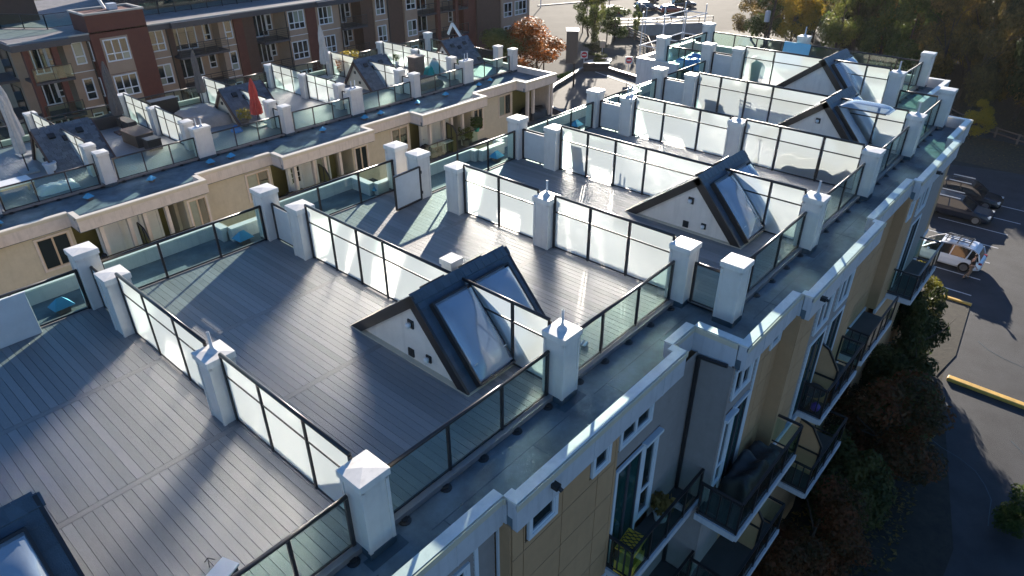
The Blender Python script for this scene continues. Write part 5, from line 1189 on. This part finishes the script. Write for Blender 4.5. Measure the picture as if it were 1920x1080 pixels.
def noentry(x, y, h, rz, label):
    t = thing('no_entry_sign', label, 'sign', (x, y, GZ), rz); mb = MB(); mb.tube((0, 0, 0), (0, 0, h), .05, n=8); mb.obj('post', 'pipe', t)
    mb = MB(); mb.box(-.5, .5, -.09, -.06, h-.95, h+.05); mb.obj('plate', 'whitetrim', t)
    mb = MB(); mb.tube((0, -.09, h-.45), (0, -.11, h-.45), .42, n=24); mb.obj('disc', 'signred', t); mb = MB(); mb.box(-.3, .3, -.125, -.11, h-.53, h-.37); mb.obj('white_bar', 'whitetrim', t)
    return t
noentry(78.2, 51.5, 2.9, R(-50), 'red and white no entry sign left of the traffic island'); noentry(79.5, 44.8, 2.9, R(-50), 'red and white no entry sign near the near building corner')
t = thing('plain_sign', 'small yellowish square sign on a post behind the island', 'sign', (85.5, 53.4, GZ), R(-50)); mb = MB(); mb.tube((0, 0, 0), (0, 0, 3.0), .05, n=8); mb.obj('post', 'pipe', t); mb = MB(); mb.box(-.4, .4, -.08, -.05, 2.0, 3.0); mb.obj('plate', 'tanframe', t)
t = thing('pylon_sign', 'tall grey box sign with a bright top on a dark pole above the low roof', 'sign', (69.9, 47.1, GZ), R(-52))
mb = MB(); mb.tube((0, 0, 0), (0, 0, 3.6), .13); mb.obj('pole', 'rail', t); mb = MB(); mb.box(-1.15, .35, -.5, 1.6, 3.4, 7.4); mb.obj('sign_box', 'cargrey', t, bevel=.03)
mb = MB(); mb.box(-1.2, .4, -.55, 1.65, 7.4, 7.5); mb.obj('top_cap', 'pipe', t)
for i in range(4): mb = MB(); mb.box(.35, .38, -.2+i*.42, .02+i*.42, 5.0, 5.5); mb.obj('letter_block', 'black', t)
def lamp(x, y, h, rz, label, dark=True, arm=1.6):
    t = thing('street_lamp', label, 'street lamp', (x, y, GZ), rz); mb = MB(); mb.tube((0, 0, 0), (0, 0, h), .11, .07); mb.obj('pole', 'rail' if dark else 'pipe', t)
    for i in range(4): a, b = i/4, (i+1)/4; mb = MB(); mb.tube((-arm*a, 0, h+.5*math.sin(a*1.57)), (-arm*b, 0, h+.5*math.sin(b*1.57)), .05, n=6); mb.obj('arm', 'pipe', t)
    mb = MB(); mb.lathe([(.02, .1), (.14, .08), (.22, -.02), (.02, -.05)], 10, (-arm-.15, 0, h+.5)); mb.obj('lamp_head', 'whitetrim', t)
lamp(68.6, 51.2, 5.6, R(-40), 'street lamp with a curved pale arm in front of the orange-red tree'); lamp(101.4, 68.7, 13, R(50), 'tall dark street lamp pole left of the slender tree'); lamp(98.5, 61.4, 9, R(120), 'dark lamp pole right of the slender tree'); lamp(103.5, 57.0, 5.2, R(-60), 'short street lamp with pale head beside the retaining wall', False, .8)
lamp(118, 92, 12, R(20), 'grey mast at the far side of the street near the apartment building', False, .5); lamp(122, 60, 10, R(30), 'dark pole on the right of the street cars')
t = thing('utility_pole', 'dark wooden utility pole with a grey transformer can at the edge of the wood', 'utility pole', (108, 37.2, GZ)); mb = MB(); mb.tube((0, 0, 0), (.5, -.2, 8.4), .24, .17); mb.obj('pole', 'bark', t)
mb = MB(); mb.lathe([(.02, 0), (.42, .02), (.42, 1.5), (.3, 1.65), (.02, 1.7)], 14, (-.3, .45, 4.6)); mb.obj('transformer_can', 'pipe', t)
t = thing('scaffold', 'bright metal scaffold frame standing beyond the far corner of the near terrace', 'scaffold', (62, 30, GZ))
P_ = [(x, y) for x in (0, 4.5, 9) for y in (0, 2.6)]
for x, y in P_: mb = MB(); mb.tube((x, y, 0), (x, y, 12.2), .06, n=7); mb.obj('upright', 'pipe', t)
for z in (3, 6.4, 8.8, 11.2):
    for y in (0, 2.6): mb = MB(); mb.tube((-.3, y, z), (9.3, y, z), .06, n=7); mb.obj('ledger', 'whitetrim', t)
    for x in (0, 4.5, 9): mb = MB(); mb.tube((x, -.2, z), (x, 2.8, z), .06, n=7); mb.obj('transom', 'whitetrim', t)
lr = thing('low_roof', 'low dark flat roof with a thick black upstand in front of the forecourt', 'roof', (0, 0, 0))
poly = [(77.6, 51.2), (80.0, 48.4), (78.4, 42.4), (70.3, 30.0), (58, 38), (60, 44.5), (67.1, 48.3)]
mb = MB(); mb.prism([(x, y, GZ) for x, y in poly], (0, 0, 1), .35); mb.obj('roof', 'drive', lr)
for (a, b) in zip(poly, poly[1:]+poly[:1]):
    mb = MB(); mb.bar((*a, GZ+.5), (*b, GZ+.5), .5, .7); mb.obj('upstand', 'eave', lr)
mb = MB(); mb.bar((77.6, 51.2, GZ+.9), (80.0, 48.4, GZ+.9), .5, 1.1); mb.obj('raised_end', 'black', lr)
mb = MB(); mb.bar((78.2, 49.4, GZ+.37), (75.4, 41.0, GZ+.37), .12, .05); mb.obj('painted_line', 'line', lr)
for i, (x, y) in enumerate(((59.5, 37.0), (60.3, 38.4))):
    mb = MB(); mb.lathe([(.9, 0), (.9, .25), (.75, .25), (.75, .5), (.55, .5), (.55, .85), (.02, .9)], 4, (x, y, GZ+.3)); tag(mb.obj('stone_stack', 'concrete'), f"{'nearer' if i == 0 else 'further'} stepped concrete stack by the lower block corner", 'concrete stack')
mb = MB(); n = 22; P_ = [(84.0+2.6*math.cos(a*6.283/n)*(1+.5*math.cos(a*6.283/n-.6)), 53.2+1.7*math.sin(a*6.283/n), GZ) for a in range(n)]
mb.prism(P_, (0, 0, 1), .16); o = mb.obj('traffic_island', 'concrete', kind='structure')
t = thing('grass_bed', 'kerbed bed of bright grass left of the no entry sign', 'planting bed', (75.4, 52.2, GZ)); mb = MB(); mb.prism([(-3.4, .2, 0), (2.2, .9, 0), (2.4, -1.0, 0), (-1.5, -1.8, 0)], (0, 0, 1), .16); mb.obj('kerb', 'concrete', t)
mb = MB(); rn = random.Random(3)
for _ in range(2500):
    x, y = rn.uniform(-2.8, 2.0), rn.uniform(-1.2, .5); a = rn.random()*6; mb.add([(x, y, .15), (x+.05*math.cos(a), y+.05*math.sin(a), .15), (x+rn.gauss(0, .05), y+rn.gauss(0, .05), .15+rn.uniform(.1, .35))], [(0, 1, 2)])
mb.obj('grass', 'grass', t, kind='stuff')

# ------------------------------------------------------------------ vehicles
def loft(mb, rings):
    n = len(rings[0]); k0 = len(mb.v); mb.v += [tuple(p) for r in rings for p in r]
    for j in range(len(rings)-1):
        for i in range(n): mb.f.append((k0+j*n+i, k0+j*n+(i+1) % n, k0+(j+1)*n+(i+1) % n, k0+(j+1)*n+i))
    mb.f.append(tuple(k0+i for i in range(n))[::-1]); mb.f.append(tuple(k0+(len(rings)-1)*n+i for i in range(n)))
def car(loc, rz, paint, label, L=5.3, Wd=2.15, H=1.8, rack=False, group=None):
    t = thing('parked_car', label, 'car', loc, rz, group); w = Wd/2
    st = [(-.5, .80, .45, .78), (-.485, .9, .32, .88), (-.42, .97, .24, 1.0), (-.2, 1.0, .22, 1.06), (.1, 1.0, .22, 1.06), (.22, 1.0, .22, 1.03), (.33, .98, .22, .98), (.44, .93, .24, .9), (.485, .86, .3, .78), (.5, .76, .42, .68)]
    def ring(x, k, zl, zt): ww = w*k; return [(x*L, -ww*.9, zl), (x*L, -ww, zl+.16), (x*L, -ww, zt-.3), (x*L, -ww*.93, zt-.06), (x*L, -ww*.7, zt), (x*L, ww*.7, zt), (x*L, ww*.93, zt-.06), (x*L, ww, zt-.3), (x*L, ww, zl+.16), (x*L, ww*.9, zl)]
    mb = MB(); loft(mb, [ring(*s) for s in st]); mb.obj('body', paint, t, bevel=.03, smooth=False)
    gb = [(-.46*L, .86), (.25*L, .84)]; z0, z1 = 1.0, H-.07; xr0, xr1 = -.38*L, .07*L; a = .9*w; b = .74*w
    prof = [(-.46*L, z0), (-.42*L, H-.3), (-.36*L, H-.1), (-.22*L, H-.02), (-.06*L, H-.02), (.05*L, H-.1), (.15*L, H-.38), (.25*L, z0)]
    yy = lambda z: a-(z-z0)/(H-z0)*(a-b)
    g = MB(); n_ = len(prof); vs = [(x, -yy(z), z) for x, z in prof]+[(x, yy(z), z) for x, z in prof]
    g.add(vs, [tuple(range(n_))[::-1], tuple(range(n_, 2*n_))]+[(i, i+1, i+1+n_, i+n_) for i in range(n_-1)]); g.obj('window_glass', 'carglass', t)
    r_ = MB(); rp = prof[1:6]; k_ = len(rp)
    vs = [(x, -yy(z)-.02, z-.04) for x, z in rp]+[(x, yy(z)+.02, z-.04) for x, z in rp]+[(x, -yy(z)*.93, z+.035) for x, z in rp]+[(x, yy(z)*.93, z+.035) for x, z in rp]
    fs = []
    for i in range(k_-1): fs += [(2*k_+i, 2*k_+i+1, 3*k_+i+1, 3*k_+i), (i, i+1, 2*k_+i+1, 2*k_+i), (3*k_+i, 3*k_+i+1, k_+i+1, k_+i)]
    fs += [(0, 2*k_, 3*k_, k_), (k_-1, 2*k_-1, 4*k_-1, 3*k_-1)]
    r_.add(vs, fs); r_.obj('roof', paint, t, smooth=False)
    for s in (-1, 1):
        for (p, q) in (((gb[0][0], s*a, z0), (-.42*L, s*yy(H-.3), H-.3)), ((.25*L, s*a, z0), (.15*L, s*yy(H-.38), H-.38)), ((.15*L, s*yy(H-.38), H-.38), (.05*L, s*yy(H-.1), H-.1)), ((-.1*L, s*a, z0), (-.12*L, s*b, z1)), ((-.3*L, s*a, z0), (-.33*L, s*b, z1-.04))):
            mb = MB(); mb.bar(p, q, .08, .07); mb.obj('pillar', paint, t)
        mb = MB(); mb.box(gb[1][0]-.55, gb[1][0]-.38, min(s*w*.95, s*(w+.2)), max(s*w*.95, s*(w+.2)), 1.0, 1.16); mb.obj('mirror', paint, t, bevel=.02)
        mb = MB(); mb.box(.43*L, .485*L, min(s*w*.5, s*w*.86), max(s*w*.5, s*w*.86), .68, .84); mb.obj('headlight', 'lightlens', t, bevel=.02)
        mb = MB(); mb.box(-.497*L, -.455*L, min(s*w*.72, s*w*.9), max(s*w*.72, s*w*.9), .8, .92); mb.obj('tail_light', 'redlens', t, bevel=.02)
        mb = MB(); mb.bar((-.3*L, s*(b-.02), H+.07), (.02*L, s*(b-.02), H+.07), .05); mb.obj('roof_rail', 'pipe', t)
        for x in (-.31*L, .31*L):
            wl = thing_part('wheel', t); wl.location = (x, s*(w-.1), .38)
            mb = MB(); mb.tube((0, -.13, 0), (0, .13, 0), .38, n=22); mb.obj('tyre', 'tyre', wl)
            mb = MB(); mb.tube((0, s*.1, 0), (0, s*.15, 0), .25, n=16); mb.obj('rim', 'rim', wl)
    if rack:
        for x in (-.28, -.14, 0): mb = MB(); mb.bar((x*L, -.75*w, H+.14), (x*L, .75*w, H+.14), .06); mb.obj('rack_bar', 'black', t)
        for y in (-.5, -.2, .15, .5): mb = MB(); mb.bar((-.3*L, y, H+.2), (.03*L, y*.8, H+.2), .05); mb.obj('rack_bar', 'black', t)
    return t
car((63.0, -.9, GZ), R(-90), 'carblack', 'black car with a bright rear edge parked furthest along the row'); car((59.2, -.9, GZ), R(-90), 'carnavy', 'dark car with chrome window line parked nearer the building end', H=1.68)
car((49.9, -2.0, GZ), R(90), 'carwhite', 'white off-roader with a black roof rack parked behind the balcony', rack=True)
car((121.7, 75.7, GZ), R(-42), 'carred', 'red car on the sunlit street', L=4.8, H=1.5); car((129.5, 72.5, GZ), R(-42), 'cargrey', 'dark estate car with sun glare on its roof on the street'); car((130.8, 67.4, GZ), R(-42), 'carred', 'dark red car with glaring roof nearest the railings on the street', H=1.5)
car((138.5, 69.0, GZ), R(-42), 'cargrey', 'dark car at the top of the street beside the far poles'); car((139, 78.5, GZ), R(-42), 'carnavy', 'dark blue van-like car at the upper edge of the street', H=2.0)
car((59.5, 46.0, GZ), R(35), 'cargrey', 'dark car half hidden by the end of the lower block')

# ------------------------------------------------------------------ person by the white car
pr = thing('person', 'person in a dark top and tan trousers walking beside the white off-roader', 'person', (48.0, -4.15, GZ), R(-70))
def skin_obj(name, verts, edges, radii, m, root=0, parent=pr):
    me = bpy.data.meshes.new(name); me.from_pydata(verts, edges, []); me.materials.append(M[m]); o = link(name, me, parent)
    sk = o.modifiers.new('skin', 'SKIN'); sub = o.modifiers.new('sub', 'SUBSURF'); sub.levels = 2; sub.render_levels = 2; sk.use_smooth_shade = True
    for i, r in enumerate(radii): me.skin_vertices[0].data[i].radius = (r, r) if not isinstance(r, tuple) else r
    me.skin_vertices[0].data[root].use_root = True; return o
k = 1.72/1.72*1.05
V = [(0, 0, .98), (0, 0, 1.15), (.02, 0, 1.4), (.03, 0, 1.55), (.05, 0, 1.66), (.06, 0, 1.78),
     (0, .1, .93), (.12, .11, .52), (.02, .11, .1), (.16, .11, .04), (0, -.1, .93), (-.02, -.11, .5), (-.28, -.11, .14), (-.16, -.11, .05),
     (.02, .2, 1.45), (-.06, .26, 1.17), (.05, .27, .94), (.08, .27, .85), (.02, -.2, 1.45), (.06, -.26, 1.17), (.22, -.26, 1.0), (.28, -.26, .93)]
V = [(x*k, y*k, z*k) for x, y, z in V]
Ed = [(0, 1), (1, 2), (2, 3), (3, 4), (4, 5), (0, 6), (6, 7), (7, 8), (8, 9), (0, 10), (10, 11), (11, 12), (12, 13), (2, 14), (14, 15), (15, 16), (16, 17), (2, 18), (18, 19), (19, 20), (20, 21)]
Ra = [(.12, .1), (.12, .1), (.14, .1), .05, .08, .07, .085, .06, .04, .035, .085, .06, .04, .035, .06, .045, .033, .03, .06, .045, .033, .03]
skin_obj('body', V, Ed, Ra, 'skin')
skin_obj('shirt', [V[0], V[1], V[2], V[14], V[15], V[18], V[19]], [(0, 1), (1, 2), (2, 3), (3, 4), (2, 5), (5, 6)], [(.145, .125), (.145, .12), (.165, .12), .075, .06, .075, .06], 'shirt')
skin_obj('trousers', [V[0], V[6], V[7], V[8], V[10], V[11], V[12]], [(0, 1), (1, 2), (2, 3), (0, 4), (4, 5), (5, 6)], [(.14, .12), .1, .075, .06, .1, .075, .06], 'trouser')
mb = MB(); mb.lathe([(.02, -.09), (.075, -.06), (.1, 0), (.095, .06), (.06, .105), (.01, .115)], 12, (.035*k, 0, 1.77*k)); mb.obj('hair', 'hair', pr, smooth=True)
mb = MB(); mb.bar((.13, 0, 1.74*k), (.165, 0, 1.72*k), .03); mb.obj('nose', 'skin', pr)
for s in (-1, 1):
    mb = MB(); mb.box(.135, .15, s*.03-.01, s*.03+.01, 1.76*k, 1.775*k); mb.obj('eye', 'black', pr)
    for f in range(5):
        b = Vector(V[17] if s > 0 else V[21]); a = (f-2)*.018; mb = MB(); mb.tube(b+Vector((a, 0, 0)), b+Vector((a*1.4+.01, 0, -.075+abs(f-2)*.01)), .011, .008, 5); mb.obj('finger', 'skin', pr)
    fx = V[9] if s > 0 else V[13]; mb = MB(); mb.box(fx[0]-.17, fx[0]+.06, fx[1]-.05, fx[1]+.05, max(.0, fx[2]-.05), fx[2]+.05); mb.obj('shoe', 'black', pr, bevel=.02)

# ------------------------------------------------------------------ thin autumn haze
hz = MB().box(-80, 420, -90, 330, GZ-1, 11.6)
me = bpy.data.meshes.new('haze'); me.from_pydata(hz.v, [], hz.f)
hm = bpy.data.materials.new('haze'); hm.use_nodes = True; N = hm.node_tree.nodes; N.remove(N['Principled BSDF'])
pv = N.new('ShaderNodeVolumePrincipled'); pv.inputs['Density'].default_value = .00005; pv.inputs['Color'].default_value = (.95, .93, .9, 1); pv.inputs['Anisotropy'].default_value = .45
hm.node_tree.links.new(pv.outputs[0], N['Material Output'].inputs['Volume']); me.materials.append(hm)
o = bpy.data.objects.new('haze', me); COL.objects.link(o); o['kind'] = 'stuff'; o['label'] = 'thin sunlit autumn haze over the whole scene'; o['category'] = 'haze'
